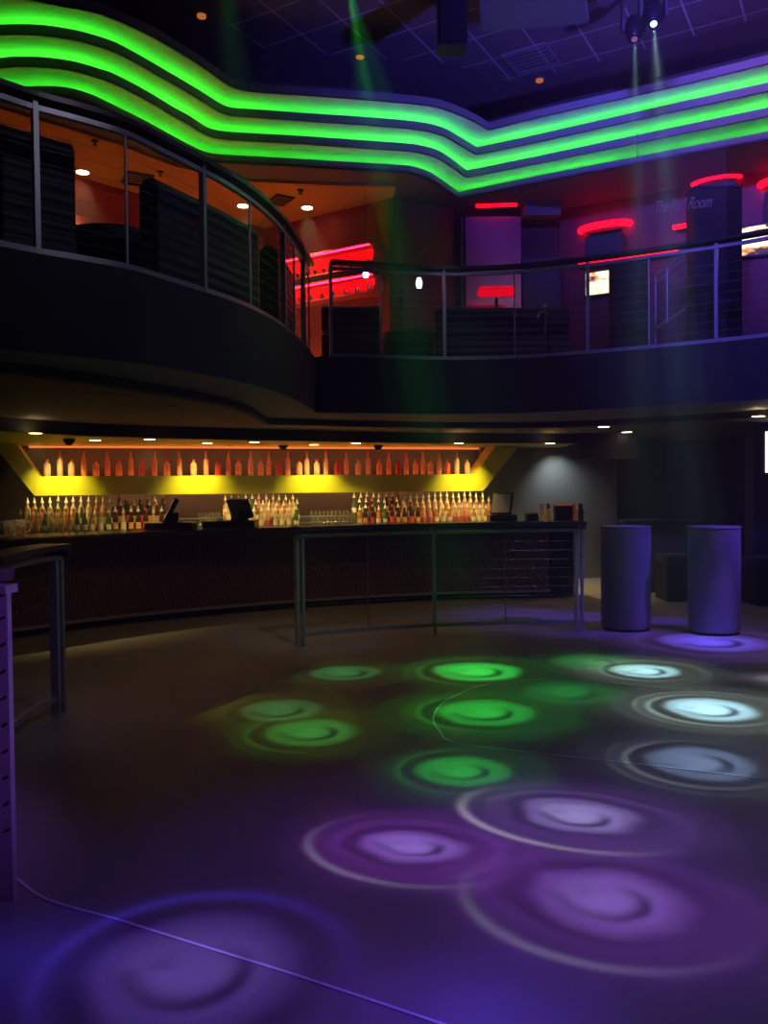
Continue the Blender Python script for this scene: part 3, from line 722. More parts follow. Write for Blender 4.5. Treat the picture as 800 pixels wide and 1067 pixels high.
# near rail end post with bolt ends
x0, y0 = on_z(9, 940, 0)
t = thing('rail_post', 'purple lit flat steel rail post with bolt heads, close by at the frame edge', 'railing', (x0 - .04, y0 + .02, 0), 'drink rails round the dance floor')
bm = BM(); box(bm, (x0 - .008, y0 + .02, .575), (.055, .028, 1.15), rz=math.radians(-8), bev=.003); po = obj('post', bm, M['metal'], t)
for k in range(9):
    bm = BM(); cyl(bm, (x0 + .004 - .004 * 0, y0 + .003, .27 + k * .098), .0055, .012, 10, rot=Matrix.Rotation(PI / 2, 4, 'X')); obj('bolt', bm, M['plastic'], po, label='dark bolt head')
bm = BM(); box(bm, (x0 - .20, y0 + .06, 1.155), (.45, .08, .03), rz=math.radians(-8)); obj('top_rail', bm, M['metal'], t)
bm = BM(); lathe(bm, [(0, 1.18), (.15, 1.18), (.155, 1.19), (.155, 1.215), (.15, 1.225), (0, 1.225)], 28, (x0 - .165, y0 + .1, 0)); obj('shelf_end', bm, M['drink'], t, smooth=40, label='dark rounded end of the drink shelf')
bm = BM(); box(bm, (x0 - .165, y0 + .08, 1.175), (.05, .1, .012)); obj('bracket', bm, M['metal'], t)

# drums
def drum(px, py_base, label):
    fx, fy = on_z(px, py_base, 0)
    t = thing('drum_table', label, 'table', (fx, fy + .26, 0), 'drum tables')
    lathe_obj('body', [(0, .03), (.255, .03), (.258, .04), (.258, 1.085), (0, 1.085)], M['slate'], t, 48)
    lathe_obj('plinth', [(0, 0), (.245, 0), (.245, .029), (0, .029)], M['black'], t, 48)
    lathe_obj('top', [(0, 1.0851), (.262, 1.0851), (.264, 1.09), (.264, 1.10), (.26, 1.105), (0, 1.105)], M['slate'], t, 48)
drum(659.5, 659.5, 'tall dark cylinder table standing next to the rail end')
drum(754.5, 663.5, 'tall grey-violet cylinder table with a blue light pool at its foot')

# ground floor, right: low wall, benches, light box
t = thing('low_divider', 'low dark divider wall with ledge behind the cylinder tables', 'divider', (4.9, 12.2, 0))
bm = BM(); box(bm, (5.3, 12.2, .50), (3.6, .16, 1.0)); obj('panel', bm, paint('divider_panel', (.10, .08, .075), .6), t)
bm = BM(); box(bm, (5.3, 12.2, 1.03), (3.7, .3, .05), bev=.008); obj('ledge', bm, M['charcoal'], t)
def bench(x, y, w, h, label):
    t = thing('bench_seat', label, 'bench', (x, y, 0), 'dark benches')
    bm = BM(); box(bm, (0, 0, h * .4), (w, .5, h * .8), bev=.015); obj('base', bm, M['black'], t, local=True)
    bm = BM(); box(bm, (0, 0, h * .9 + .001), (w, .52, h * .2), bev=.03); obj('cushion', bm, M['vinyl'], t, local=True)
p = at(708, 630, 11.3); bench(p.x, 11.3, .5, .62, 'black cube bench between the two cylinder tables')
p = at(800, 630, 10.8); bench(p.x + .1, 10.8, .7, .62, 'black cube bench beyond the violet-lit cylinder table')
p = at(797, 471, 11.0)
t = thing('light_box', 'bright white poster light box on the wall by the frame edge', 'sign', (p.x + .35, 11.05, p.z))
bm = BM(); box(bm, (p.x + .35, 11.06, p.z), (.78, .08, .62), bev=.01); obj('frame', bm, M['charcoal'], t)
bm = BM(); box(bm, (p.x + .36, 11.015, p.z), (.70, .008, .54)); obj('light_panel', bm, M['poster'], t)
bm = BM(); box(bm, (p.x + 1.0, 11.25, 1.176), (2.2, .28, 2.35)); struct('wall_light_box', bm, M['darkwall'])
bm = BM(); pa, pb = at(603, 467, 12.7), at(665, 467, 12.7); box(bm, ((pa.x + pb.x) / 2, 12.9, 2.15), (pb.x - pa.x, .4, .39)); struct('ceiling_14', bm, M['black'])

# ================================================================== BALCONY RAILINGS
def balcony_rail(label, path, posts, rods, loc, dz=0.0):
    t = thing('balcony_railing', label, 'railing', loc, 'balcony railings')
    def P(px):
        best = min(((abs(CX + F_PX * q[0] / q[1] - px), i) for i, q in enumerate(path)))
        i = best[1]; q = path[i]; a = path[max(0, i - 1)]; c = path[min(len(path) - 1, i + 1)]
        return q, math.atan2(c[1] - a[1], c[0] - a[0])
    bm = BM(); sweep(bm, path, [(-.07, 4.20 + dz), (.07, 4.20 + dz), (.08, 4.212 + dz), (.07, 4.235 + dz), (-.07, 4.235 + dz)]); obj('drink_shelf', bm, M['drink'], t)
    bm = BM(); sweep(bm, path, rect(-.02, .02, 4.13 + dz, 4.165 + dz)); obj('top_rail', bm, M['metal'], t)
    bm = BM(); sweep(bm, path, rect(-.02, .02, 3.10, 3.145)); obj('bottom_rail', bm, M['metal'], t)
    for px in posts:
        q, a = P(px); bm = BM(); box(bm, (q[0], q[1], 3.60 + dz / 2), (.035, .05, 1.20 + dz), rz=a); obj('post', bm, M['metal'], t)
    for px in rods:
        q, a = P(px); bm = BM(); cyl(bm, (q[0], q[1], 3.635 + dz / 2), .011, .99 + dz, 8); obj('rod', bm, M['metal'], t)
    q = resample(path, 40)
    for k in range(8):
        z = 3.23 + k * (.105 + dz / 9)
        bm = BM(); tube(bm, [(p[0], p[1], z) for p in q], .002, 4); obj('cable', bm, M['cable'], t)
    return t
li = offset(lpe, .06)[:-1]; ri = offset(rp, .06)[1:]
balcony_rail('curved balcony railing sweeping up along the high-backed booths', li, [42, 213, 298, 318], [140, 265, 309, 324], (li[20][0], li[20][1], 3.0), -.075)
balcony_rail('long balcony railing facing the dance floor above the bar', ri, [333, 464, 612, 745, 860], [398, 536, 676, 800], (ri[20][0], ri[20][1], 3.0))

# ================================================================== BALCONY FURNITURE
def booth(label, pts, top_z, thick=.20):
    pts = smooth_path(pts, 6)
    mid = pts[len(pts) // 2]
    t = thing('booth_seat', label, 'booth', (mid[0], mid[1], ZS + .006), 'high-backed booths')
    prof = [(0, ZS + .007), (thick, ZS + .007), (thick, top_z - .06), (thick - .05, top_z), (.05, top_z), (0, top_z - .06)]
    bm = BM(); sweep(bm, pts, prof); obj('backrest', bm, M['vinyl'], t)
    bm = BM(); sweep(bm, pts, rect(thick + .002, thick + .55, ZS + .10, ZS + .42)); obj('seat', bm, M['vinyl'], t)
    bm = BM(); sweep(bm, pts, rect(thick + .05, thick + .48, ZS + .007, ZS + .099)); obj('plinth', bm, M['black'], t)
booth('high dark booth back beneath the steepest curve of the railing', [(-3.05, 5.50), (-2.68, 5.86), (-2.26, 6.27)], 4.10)
booth('broad dark booth back with horizontal channels behind the middle railing posts', [(-1.83, 6.96), (-1.50, 7.62), (-1.21, 8.32)], 4.10)
booth('narrow dark booth back near where the two railings meet', [(-1.09, 8.92), (-1.05, 9.45), (-1.03, 9.93)], 4.10)
def lounge(label, px0, px1, D, ztop, mat='vinyl', seam=True):
    a, b2 = at(px0, 340, D), at(px1, 340, D)
    w = b2.x - a.x; cx = (a.x + b2.x) / 2
    t = thing('lounge_sofa', label, 'sofa', (cx, D, ZS + .006), 'balcony sofas')
    h = ztop - ZS - .006
    bm = BM(); box(bm, (0, 0, h * .28 + .03), (w, .18, h * .56), bev=.03); obj('lower_back', bm, M[mat], t, local=True)
    bm = BM(); box(bm, (0, .0, h * .58 + .03 + (h * .42 - .03) / 2), (w, .17, h * .42 - .03), bev=.03); obj('upper_back', bm, M[mat], t, local=True)
    bm = BM(); box(bm, (0, .36, .25), (w, .53, .4), bev=.04); obj('seat', bm, M[mat], t, local=True)
    bm = BM()
    for sx in (-1, 1): box(bm, (sx * (w / 2 - .06), .2, .02), (.05, .5, .03))
    obj('feet', bm, M['black'], t, local=True)
lounge('dark sofa below the red niches, seen from behind', 335, 398, 11.3, 3.97)
lounge('long dark sofa back in front of the mirror panel', 453, 592, 11.5, 3.97)
def round_seat(label, px, D, r, h):
    p = at(px, 340, D)
    t = thing('round_ottoman', label, 'ottoman', (p.x, D, ZS + .007), 'round balcony seats')
    lathe_obj('cushion', [(0, h - .16), (r, h - .16), (r * 1.02, h - .08), (r * .97, h - .01), (r * .8, h), (0, h + .01)], M['vinyl'], t, 32)
    lathe_obj('base', [(0, 0), (r * .9, 0), (r * .95, h - .161), (0, h - .161)], M['black'], t, 32)
round_seat('low round dark seat between the two balcony sofas', 425, 11.6, .36, .62)
round_seat('round dark tub seat between the first two booths', 118, 8.1, .42, .92)
# chrome stanchion by the sofa end
p = at(568, 350, 10.9)
t = thing('rope_stanchion', 'thin chrome stanchion post standing beside the long sofa', 'stanchion', (p.x, 10.9, ZS + .007))
lathe_obj('base', [(0, 0), (.12, 0), (.12, .012), (.03, .03), (0, .03)], M['chrome'], t, 20)
bm = BM(); cyl(bm, (0, 0, .40), .016, .74, 12); obj('pole', bm, M['chrome'], t, local=True, smooth=40)
lathe_obj('finial', [(0, .77), (.035, .775), (.04, .80), (.02, .82), (0, .83)], M['chrome'], t, 14)
bm = BM(); tube(bm, [(0, 0, .74), (-.06, 0, .73), (-.1, 0, .66)], .012, 6); obj('hook', bm, M['chrome'], t, local=True)
# pendants
def pendant(label, px, py, D, h):
    p = at(px, py, D); zc = 5.86 if px < 412 else 5.9
    t = thing('pendant_lamp', label, 'lamp', (p.x, D, p.z), 'blue pendant lamps')
    lathe_obj('bulb', [(0, -h / 2), (.035, -h / 2), (.05, 0), (.03, h / 2), (0, h / 2)], M['blue_lamp'], t, 14)
    lathe_obj('cap', [(0, h / 2 + .001), (.045, h / 2 + .001), (.045, h / 2 + .05), (.01, h / 2 + .09), (0, h / 2 + .09)], M['plastic'], t, 14)
    bm = BM(); cyl(bm, (0, 0, h / 2 + .09 + (zc - p.z - h / 2 - .095) / 2), .003, zc - p.z - h / 2 - .095, 6); obj('cord', bm, M['black'], t, local=True)
pendant('small blue-white pendant lamp hanging before the red niches', 381, 286, 12.2, .09)
pendant('small blue pendant lamp hanging before the plain lounge wall', 436.5, 295, 12.4, .15)

# ---- red niches on the wall
nd = Vector((W1b[0] - W1a[0], W1b[1] - W1a[1])).normalized(); nn = Vector((-nd.y, nd.x))
NP = (W1a[0] - nn.x * .002, W1a[1] - nn.y * .002)
def nl(px, py): return on_pl(px, py, NP, (nd.x, nd.y))
def npt(s, o, z): return (NP[0] + nd.x * s - nn.x * o, NP[1] + nd.y * s - nn.y * o, z)
M['niche_back'] = paint('niche_red_acrylic', (.85, .12, .10), .4)
def rrect(s0, s1, z0, z1, r, n=8):
    pts = [(s0, z0), (s1 - r, z0)]
    for k in range(n + 1): a = -PI / 2 + PI / 2 * k / n; pts.append((s1 - r + r * math.cos(a), z0 + r + r * math.sin(a)))
    for k in range(n + 1): a = PI / 2 * k / n; pts.append((s1 - r + r * math.cos(a), z1 - r + r * math.sin(a)))
    return pts + [(s0, z1)]
def niche(label, c_px, z_top, z_bot):
    s1 = nl(c_px, 270)[0]; s0 = .15
    t = thing('display_niche', label, 'niche', npt((s0 + s1) / 2, 0, z_bot), 'red display niches')
    def ex(bm, poly, o0, o1):
        A = [bm.verts.new(npt(s, o0, z)) for s, z in poly]; B = [bm.verts.new(npt(s, o1, z)) for s, z in poly]
        bm.faces.new(A); bm.faces.new(B)
        for i in range(len(poly)):
            j = (i + 1) % len(poly); bm.faces.new((A[i], A[j], B[j], B[i]))
    r = (z_top - z_bot) * .42
    bm = BM(); ex(bm, rrect(s0, s1, z_bot, z_top, r), 0, .012); obj('back_panel', bm, M['niche_back'], t)
    outer = rrect(s0, s1, z_bot, z_top, r); inn = rrect(s0 + .02, s1 - .02, z_bot + .02, z_top - .02, r - .02)
    bm = BM()
    A = [[bm.verts.new(npt(s, o, z)) for s, z in pl] for pl in (outer, inn) for o in (.013, .26)]
    n = len(outer)
    for i in range(n):
        j = (i + 1) % n
        bm.faces.new((A[0][i], A[0][j], A[1][j], A[1][i])); bm.faces.new((A[2][i], A[2][j], A[3][j], A[3][i]))
        bm.faces.new((A[1][i], A[1][j], A[3][j], A[3][i])); bm.faces.new((A[0][i], A[0][j], A[2][j], A[2][i]))
    obj('frame', bm, M['niche_back'], t)
    bm = BM(); a, b2 = npt(s0 + .05, .235, z_top - .032), npt(s1 - r * .6, .235, z_top - .032); tube(bm, [a, b2], .009, 6); obj('light_tube', bm, M['niche_tube'], t)
    return s0, s1
zt1 = nl(390, 257)[1]; zb1 = nl(390, 281.5)[1]; zt2 = nl(390, 288)[1]; zb2 = nl(392, 308)[1]
u = niche('upper red glowing wall niche with a rounded end', 400, zt1, zb1)
v = niche('lower red glowing wall niche with a rounded end', 401, zt2, zb2)
cup = thing('bar_cup', '', 'cup', (0, 0, -20)); lathe_obj('bowl', [(0, 0), (.02, 0), (.026, .09), (.024, .09), (.018, .008), (0, .008)], M['plastic'], cup, 10)
lathe_obj('rim', [(.0265, .086), (.028, .088), (.0265, .094)], M['plastic'], cup, 10)
tum = thing('tumbler', '', 'glass', (0, 0, -20)); lathe_obj('bowl', [(0, 0), (.03, 0), (.036, .10), (.033, .10), (.027, .01), (0, .01)], M['glass_tumbler'], tum, 12)
lathe_obj('drink', [(0, .012), (.0265, .012), (.030, .06), (0, .06)], M['glass_amber'], tum, 12)
for i in range(11):
    put(cup, npt(u[1] - .18 - i * .17, .14, zb1 + .021), 0, 'dark cup in the upper red niche, %s from its rounded end' % nth(i + 1), 'dark cups in the upper niche')
for i in range(8):
    put(tum, npt(v[1] - .2 - i * .22, .14, zb2 + .021), 0, 'clear tumbler in the lower red niche, %s from its rounded end' % nth(i + 1), 'tumblers in the lower niche')

# ---- mirror, header box, dark door
t = thing('mirror_panel', 'tall glossy panel reflecting red and green light beside the dark door', 'panel', (1.7, 13.22, ZS + .007))
M['mirror'] = paint('red_tinted_mirror', (.40, .12, .16), .28, metal=.8, namp=.03)  # red base colour stands in for the red room mirrored here
pa = at(481, 300, 13.22); pb = at(543, 300, 13.22)
bm = BM(); box(bm, ((pa.x + pb.x) / 2, 13.24, 4.42), (pb.x - pa.x, .03, 2.7)); obj('pane', bm, M['mirror'], t)
bm = BM(); box(bm, (pa.x + .04, 13.2, 4.42), (.05, .04, 2.7)); obj('frame', bm, M['charcoal'], t)
q = at(517, 213, 13.05); t2 = thing('light_bar', 'red light bar above the glossy panel', 'light', (q.x, 13.05, q.z), 'red light bars')
bm = BM(); box(bm, (0, 0, 0), (.62, .08, .06), rz=-.06); obj('diffuser', bm, M['red_led'], t2, local=True)
bm = BM(); box(bm, (0, .075, 0), (.5, .05, .05), rz=-.06); obj('wall_mount', bm, M['charcoal'], t2, local=True)
q = at(517, 300, 12.6); t2 = thing('reflection_glow', 'made-up red glowing block standing in for the red reflection in the glossy panel', 'lamp', (q.x, 12.6, ZS + .007))
lathe_obj('base', [(0, 0), (.16, 0), (.16, .02), (.025, .04), (.025, q.z - ZS - .16), (0, q.z - ZS - .16)], M['charcoal'], t2, 18)
bm = BM(); box(bm, (0, 0, q.z - ZS - .06), (.55, .3, .11), bev=.05); obj('glow_block', bm, M['red_reflection'], t2, local=True, smooth=True)  # made-up glowing block, stands in for the panel's red reflection
pa = at(545, 300, 13.2); pb = at(584, 300, 13.2)
t = thing('service_door', 'dark blue door panel under a grey header box', 'door', ((pa.x + pb.x) / 2, 13.2, ZS + .007))
bm = BM(); box(bm, ((pa.x + pb.x) / 2, 13.26, 4.1), (pb.x - pa.x, .05, 2.08)); obj('leaf', bm, paint('dark_blue_door', (.03, .045, .08), .4), t)
bm = BM(); cyl(bm, (pb.x - .08, 13.2, 4.05), .012, .2, 8); obj('handle', bm, M['chrome'], t)
pa = at(545, 210, 13.0); pb = at(583, 225, 13.0)
t = thing('header_box', 'grey angled box mounted over the dark blue door', 'box', ((pa.x + pb.x) / 2, 13.0, pb.z))
bm = BM(); box(bm, ((pa.x + pb.x) / 2, 13.05, (at(560, 205, 13).z + pb.z) / 2), (pb.x - pa.x, .34, at(560, 205, 13).z - pb.z), rx=.12, bev=.01); obj('housing', bm, M['ring'], t)
bm = BM(); box(bm, ((pa.x + pb.x) / 2, 12.86, at(560, 205, 13).z + .02), (pb.x - pa.x + .06, .03, .05), rx=.12); obj('trim_lip', bm, M['lip'], t)

# ---- red room wall fixtures
def wl(px, py, out=0.0):
    p = w3(0, out); return on_pl(px, py, (p[0], p[1]), AX_B)
RZ = math.radians(-30)
def cove_sconce(label, px0, px1, py_mid, box_px, box_py, bottom=None):
    s0, z = wl(px0, py_mid, .1); s1 = wl(px1, py_mid, .1)[0]
    b0, zt0 = wl(box_px[0], box_py[0], .2); b1 = wl(box_px[1], box_py[0], .2)[0]; zb0 = wl(box_px[0], box_py[1], .2)[1]
    c = w3((b0 + b1) / 2, .2, zb0)
    t = thing('cove_sconce', label, 'light', c, 'red cove sconces')
    bm = BM(); c2 = w3((b0 + b1) / 2, .16, (zt0 + zb0) / 2); box(bm, c2, (b1 - b0, .3, zt0 - zb0), rz=RZ, bev=.02); obj('housing', bm, M['soffit'], t)
    bm = BM(); n = 14; pts = []
    for k in range(n + 1):
        a = PI * k / n; s = (s0 + s1) / 2 - (s1 - s0) / 2 * math.cos(a); pts.append(w3(s, .04 + .16 * math.sin(a), z))
    tube(bm, pts, .05, 8); obj('light_tube', bm, M['red_tube'], t, smooth=True)
    bm = BM(); c3 = w3((s0 + s1) / 2, .07, z - .06); box(bm, c3, ((s1 - s0) * .7, .1, .03), rz=RZ); obj('tray', bm, M['soffit'], t)
cove_sconce('curved red light above a dark box, over the lit screen', 604, 655, 240, (611, 650), (249, 272))
cove_sconce('curved red light capping the tall dark pier', 722, 770, 190, (724, 767), (196, 214))
cove_sconce('curved red light at the frame edge past the dark pier', 792, 850, 192, (797, 850), (202, 235))
def red_bar(label, px0, px1, py0, py1, out=.14):
    s0, z0 = wl(px0, py0, out); s1, z1 = wl(px1, py1, out); z = (z0 + z1) / 2
    c = w3((s0 + s1) / 2, out, z)
    t = thing('light_bar', label, 'light', c, 'red light bars')
    bm = BM(); box(bm, c, (s1 - s0, .05, .05), rz=RZ); obj('diffuser', bm, M['red_led'], t)
    bm = BM(); c2 = w3((s0 + s1) / 2, out / 2 - .012, z - .005); box(bm, c2, (s1 - s0 - .04, out - .03, .06), rz=RZ); obj('wall_mount', bm, M['soffit'], t)
red_bar('long red light bar just above the railing, over the lit screen', 603, 706, 276, 262)
red_bar('short red light bar below the wall script', 701, 746, 237, 230)
def tv(label, px0, px1, py0, py1, mat, out=.10):
    s0, zt0 = wl(px0, py0, out); s1 = wl(px1, py0, out)[0]; zb0 = wl(px0, py1, out)[1]
    c = w3((s0 + s1) / 2, out, (zt0 + zb0) / 2)
    t = thing('television', label, 'television', c, 'bright screens')
    bm = BM(); c1 = w3((s0 + s1) / 2, out - .035, (zt0 + zb0) / 2); box(bm, c1, (s1 - s0 + .06, .06, zt0 - zb0 + .06), rz=RZ, bev=.008); obj('case', bm, M['plastic'], t)
    bm = BM(); box(bm, c, (s1 - s0, .006, zt0 - zb0), rz=RZ); obj('screen', bm, mat, t)
tv('bright yellow-white screen half hidden by the black cabinet', 610, 646, 285, 308, M['tv1'])
tv('bright yellow-white screen at the frame edge beyond the tall dark pier', 771, 850, 238, 267, M['tv2'])
def pier(name, label, px0, px1, py_top, D, cat):
    a, b2 = at(px0, py_top, D), at(px1, py_top, D)
    h = a.z - ZS - .007
    t = thing(name, label, cat, ((a.x + b2.x) / 2, D, ZS + .007))
    bm = BM(); box(bm, (0, 0, h / 2), ((b2.x - a.x), .3, h), bev=.01); obj('body', bm, M['black'], t, local=True)
    bm = BM(); box(bm, (0, 0, .05), ((b2.x - a.x) + .03, .33, .1)); obj('plinth', bm, M['charcoal'], t, local=True)
    bm = BM(); box(bm, (0, 0, h + .012), ((b2.x - a.x) + .02, .32, .022)); obj('cap', bm, M['charcoal'], t, local=True)
pier('cabinet', 'black upright cabinet overlapping the first bright screen', 637, 673, 278, 11.6, 'cabinet')
pier('display_pier', 'tall dark pier rising beside the second bright screen', 719, 768, 200, 10.75, 'pier')
# stair railing
t = thing('stair_railing', 'slanted steel stair handrail behind the balcony railing', 'railing', at(712, 300, 11.2).to_tuple())
for nm, (a, b2) in (('handrail', ((683, 288), (746, 238))), ('middle_rail', ((683, 295), (746, 245))), ('bottom_rail', ((683, 342), (718, 320)))):
    bm = BM(); tube(bm, [at(a[0], a[1], 11.2), at(b2[0], b2[1], 11.35)], .018, 8); obj(nm, bm, M['metal'], t)
for px, y0_, y1_ in ((683, 288, 358), (695, 279, 336), (718, 262, 320)):
    bm = BM(); tube(bm, [at(px, y0_, 11.22), at(px, y1_, 11.22)], .013, 8); obj('baluster', bm, M['metal'], t)
# script lettering on a glass partition
GD = 10.25
gp0, gp1 = at(665, 230, GD + .22), at(757, 230, GD - .10)
gdv = Vector((gp1.x - gp0.x, gp1.y - gp0.y)).normalized(); ga = math.atan2(gdv.y, gdv.x); gl = math.dist((gp0.x, gp0.y), (gp1.x, gp1.y))
m = bpy.data.materials.new('partition_glass'); m.use_nodes = True; nt = m.node_tree; nt.nodes.clear()
o_ = nt.nodes.new('ShaderNodeOutputMaterial'); tr = nt.nodes.new('ShaderNodeBsdfTransparent'); gs = nt.nodes.new('ShaderNodeBsdfGlossy'); gs.inputs['Roughness'].default_value = .45
mxs = nt.nodes.new('ShaderNodeMixShader'); mxs.inputs[0].default_value = .004
nt.links.new(tr.outputs[0], mxs.inputs[1]); nt.links.new(gs.outputs[0], mxs.inputs[2]); nt.links.new(mxs.outputs[0], o_.inputs['Surface'])
t = thing('glass_partition', 'clear glass partition with tan script lettering reading The Red Room', 'partition', (gp0.x, gp0.y, ZS + .007))
t.rotation_euler = (0, 0, ga)
bm = BM(); box(bm, (gl / 2, 0, 1.42), (gl, .012, 2.82)); obj('pane', bm, m, t, local=True)
bm = BM(); box(bm, (-.010, 0, 1.42), (.008, .016, 2.82)); obj('edge_trim', bm, M['charcoal'], t, local=True)
bm = BM(); box(bm, (gl / 2, 0, .012), (gl, .05, .022)); obj('floor_channel', bm, M['metal'], t, local=True)
fc = bpy.data.curves.new('script', 'FONT'); fc.body = 'The Red Room'; fc.size = .21; fc.shear = .45; fc.extrude = .003; fc.space_character = .92
fo = bpy.data.objects.new('script', fc); COL.objects.link(fo); bpy.context.view_layer.update()
me = bpy.data.meshes.new_from_object(fo.evaluated_get(bpy.context.evaluated_depsgraph_get()))
COL.objects.unlink(fo); bpy.data.objects.remove(fo)
def gpl(px, py): return on_pl(px, py, (gp0.x, gp0.y), (gdv.x, gdv.y))
s0, zz0 = gpl(680, 226); s1, zz1 = gpl(742, 212)
k = (s1 - s0) / max(v.co.x for v in me.vertices)
for v_ in me.vertices:
    x_, y_, z_ = v_.co
    v_.co = (s0 + x_ * k, -.010 - z_, (zz0 + zz1) / 2 - ZS - .007 + y_)
me.materials.append(paint('tan_sign_letters', (.36, .23, .16), .5))
so = bpy.data.objects.new('lettering', me); COL.objects.link(so); so.parent = t; so['label'] = 'tan script lettering'

# ================================================================== CEILING FIXTURES
def downlight(label, px, py, z, r=.06, mat='lamp', group='downlights', drop=.012):
    x, y = on_z(px, py, z - drop)
    t = thing('downlight', label, 'light', (x, y, z), group)
    lathe_obj('trim_ring', [(r, -.006), (r * 1.3, -.006), (r * 1.32, 0), (r, 0)], M['ring'], t, 20)
    lathe_obj('lens', [(0, -drop), (r * .98, -drop), (r * .98, -.001), (0, -.001)], M[mat], t, 20)
    return (x, y)
dl = []
for i, (px, py, w) in enumerate([(86, 180, 'past the first booth'), (158, 211, 'just before the broad booth back'), (253, 215, 'over the broad booth back'), (320, 217, 'in line with where the railings meet')]):
    dl.append(downlight('warm round downlight in the orange balcony ceiling, ' + w, px, py, 5.86, .085, group='orange ceiling downlights'))
bar_dl = [(37, 451.7), (156, 458), (265, 461), (371, 462), (478, 462), (573, 462.2), (99, 459), (216, 462), (327, 463.6)]
bw = ['over the slanted yellow end nearest the pitchers', 'above the edge-on register', 'above the boxy-backed register', 'over the dark bottle group', 'above the grey-screened register', 'over the grey side wall', 'between pitchers and edge-on register', 'between the two black registers', 'over the longer row of glasses']
for (px, py), w in zip(bar_dl, bw):
    downlight('warm downlight in the bar soffit, ' + w, px, py, 2.194, .07, group='bar soffit downlights', drop=.008)
for px, py, w in [(629, 445, 'farther from the dark soffit box'), (653, 450.5, 'just before the dark soffit box'), (790, 434, 'near the white light box')]:
    downlight('warm downlight in the low brown ceiling, ' + w, px, py, 2.35, .075, group='under balcony downlights', drop=.008)
for px, py, w in [(111, 412.5, 'largest, above the bar'), (178, 424, 'smaller, deeper under the balcony')]:
    downlight('unlit flush ceiling ring in the low brown ceiling, ' + w, px, py, 2.35, .14 if px == 111 else .07, 'warmceil', 'unlit ceiling rings', .008)
for px, py, w in [(210, 18, 'by the tile corner over the cove'), (375, 60, 'under the green beam'), (562, 85, 'beside the slatted vent')]:
    downlight('faint amber recessed downlight in the high dark ceiling, ' + w, px, py, ZC, .055, 'lamp_dim', 'high ceiling downlights', .03)
downlight('tiny warm downlight on the wall top above the red niches', 348, 242, 5.86, .04)
def sprinkler(label, px, py, z):
    x, y = on_z(px, py, z - .03)
    t = thing('sprinkler_head', label, 'sprinkler', (x, y, z), 'sprinkler heads')
    lathe_obj('ceiling_plate', [(0, -.001), (.045, -.001), (.05, -.012), (.02, -.02), (0, -.02)], M['charcoal'], t, 14)
    lathe_obj('deflector', [(0, -.0201), (.012, -.0201), (.012, -.055), (.03, -.056), (.03, -.062), (0, -.062)], M['charcoal'], t, 12)
for px, py, w in [(99, 149, 'above the first booth back'), (167, 181, 'above the broad booth back start'), (243, 198, 'by the far slotted vent'), (313, 200, 'nearest the railing corner')]:
    sprinkler('dark sprinkler head on the orange ceiling, ' + w, px, py, 5.86)
sprinkler('dark sprinkler head on the grey soffit above the plain lounge wall', 435.5, 217, 5.90)
def vent(label, px, py, z, w, l, rz, mat='charcoal', slats=5, smat='black'):
    x, y = on_z(px, py, z - .01)
    t = thing('ceiling_vent', label, 'vent', (x, y, z), 'ceiling vents')
    fr = .03; bm = BM()
    for sx in (-1, 1): box(bm, (sx * (w / 2 - fr / 2), 0, -.008), (fr, l, .014))
    for sy in (-1, 1): box(bm, (0, sy * (l / 2 - fr / 2), -.008), (w - 2 * fr, fr, .014))
    bmesh.ops.rotate(bm, cent=(0, 0, 0), matrix=Matrix.Rotation(rz, 3, 'Z'), verts=bm.verts[:]); obj('frame', bm, M[mat], t, local=True)
    for k in range(slats):
        bm = BM(); box(bm, (0, -l / 2 + fr + (k + .5) * (l - 2 * fr) / slats, -.012), (w - 2 * fr, .03, .006), rx=.6)
        bmesh.ops.rotate(bm, cent=(0, 0, 0), matrix=Matrix.Rotation(rz, 3, 'Z'), verts=bm.verts[:]); obj('slat', bm, M[smat], t, local=True)
vent('dark slotted vent in the orange ceiling between the first two booths', 143, 187, 5.86, .36, .5, math.radians(30))
vent('dark slotted vent in the orange ceiling near the railing corner', 292, 209, 5.86, .3, .45, math.radians(30))
vent('slatted square vent in the high tiled ceiling', 553, 62, ZC - .02, .62, .62, math.radians(-30), 'ring', 6, 'ring')
# domes / cameras under the bar soffit
def dome(label, px, py, z, r):
    x, y = on_z(px, py, z)
    t = thing('dome_camera', label, 'camera', (x, y, 2.194), 'dome cameras under the soffit')
    lathe_obj('ceiling_collar', [(0, -.001), (r, -.001), (r, -.03), (0, -.03)], M['charcoal'], t, 16)
    lathe_obj('dome', [(r * .8, -.0301), (r * .7, -.06), (r * .4, -.08), (0, -.085)], M['plastic'], t, 16)
for px, py, w in [(72, 461, 'near the slanted end by the pitchers'), (295, 467, 'at the middle of the shelf'), (394, 467, 'over the dark bottle group')]:
    dome('small dark dome camera under the bar soffit, ' + w, px, py, 2.15, .07)
# ceiling speaker box, hung panel, moving heads
a, b2 = at(456, 54, 9.6), at(486, 54, 9.6)
t = thing('ceiling_speaker', 'dark hanging box speaker in front of the tiled ceiling', 'speaker', ((a.x + b2.x) / 2, 9.6, a.z))
bm = BM(); box(bm, ((a.x + b2.x) / 2, 9.6, a.z + .33), (b2.x - a.x, .3, .64), bev=.015); obj('cabinet', bm, M['plastic'], t)
bm = BM(); box(bm, ((a.x + b2.x) / 2, 9.44, a.z + .33), (b2.x - a.x - .04, .01, .58)); obj('grille', bm, M['black'], t)
bm = BM()
for sx in (-.1, .1): tube(bm, [((a.x + b2.x) / 2 + sx, 9.6, a.z + .65), ((a.x + b2.x) / 2 + sx, 9.6, 7.28)], .01, 6)
obj('yoke', bm, M['charcoal'], t)
pl_ = [on_z(x, y, 6.9) for x, y in [(501, 33), (612, 25), (604, -40), (497, -40)]]
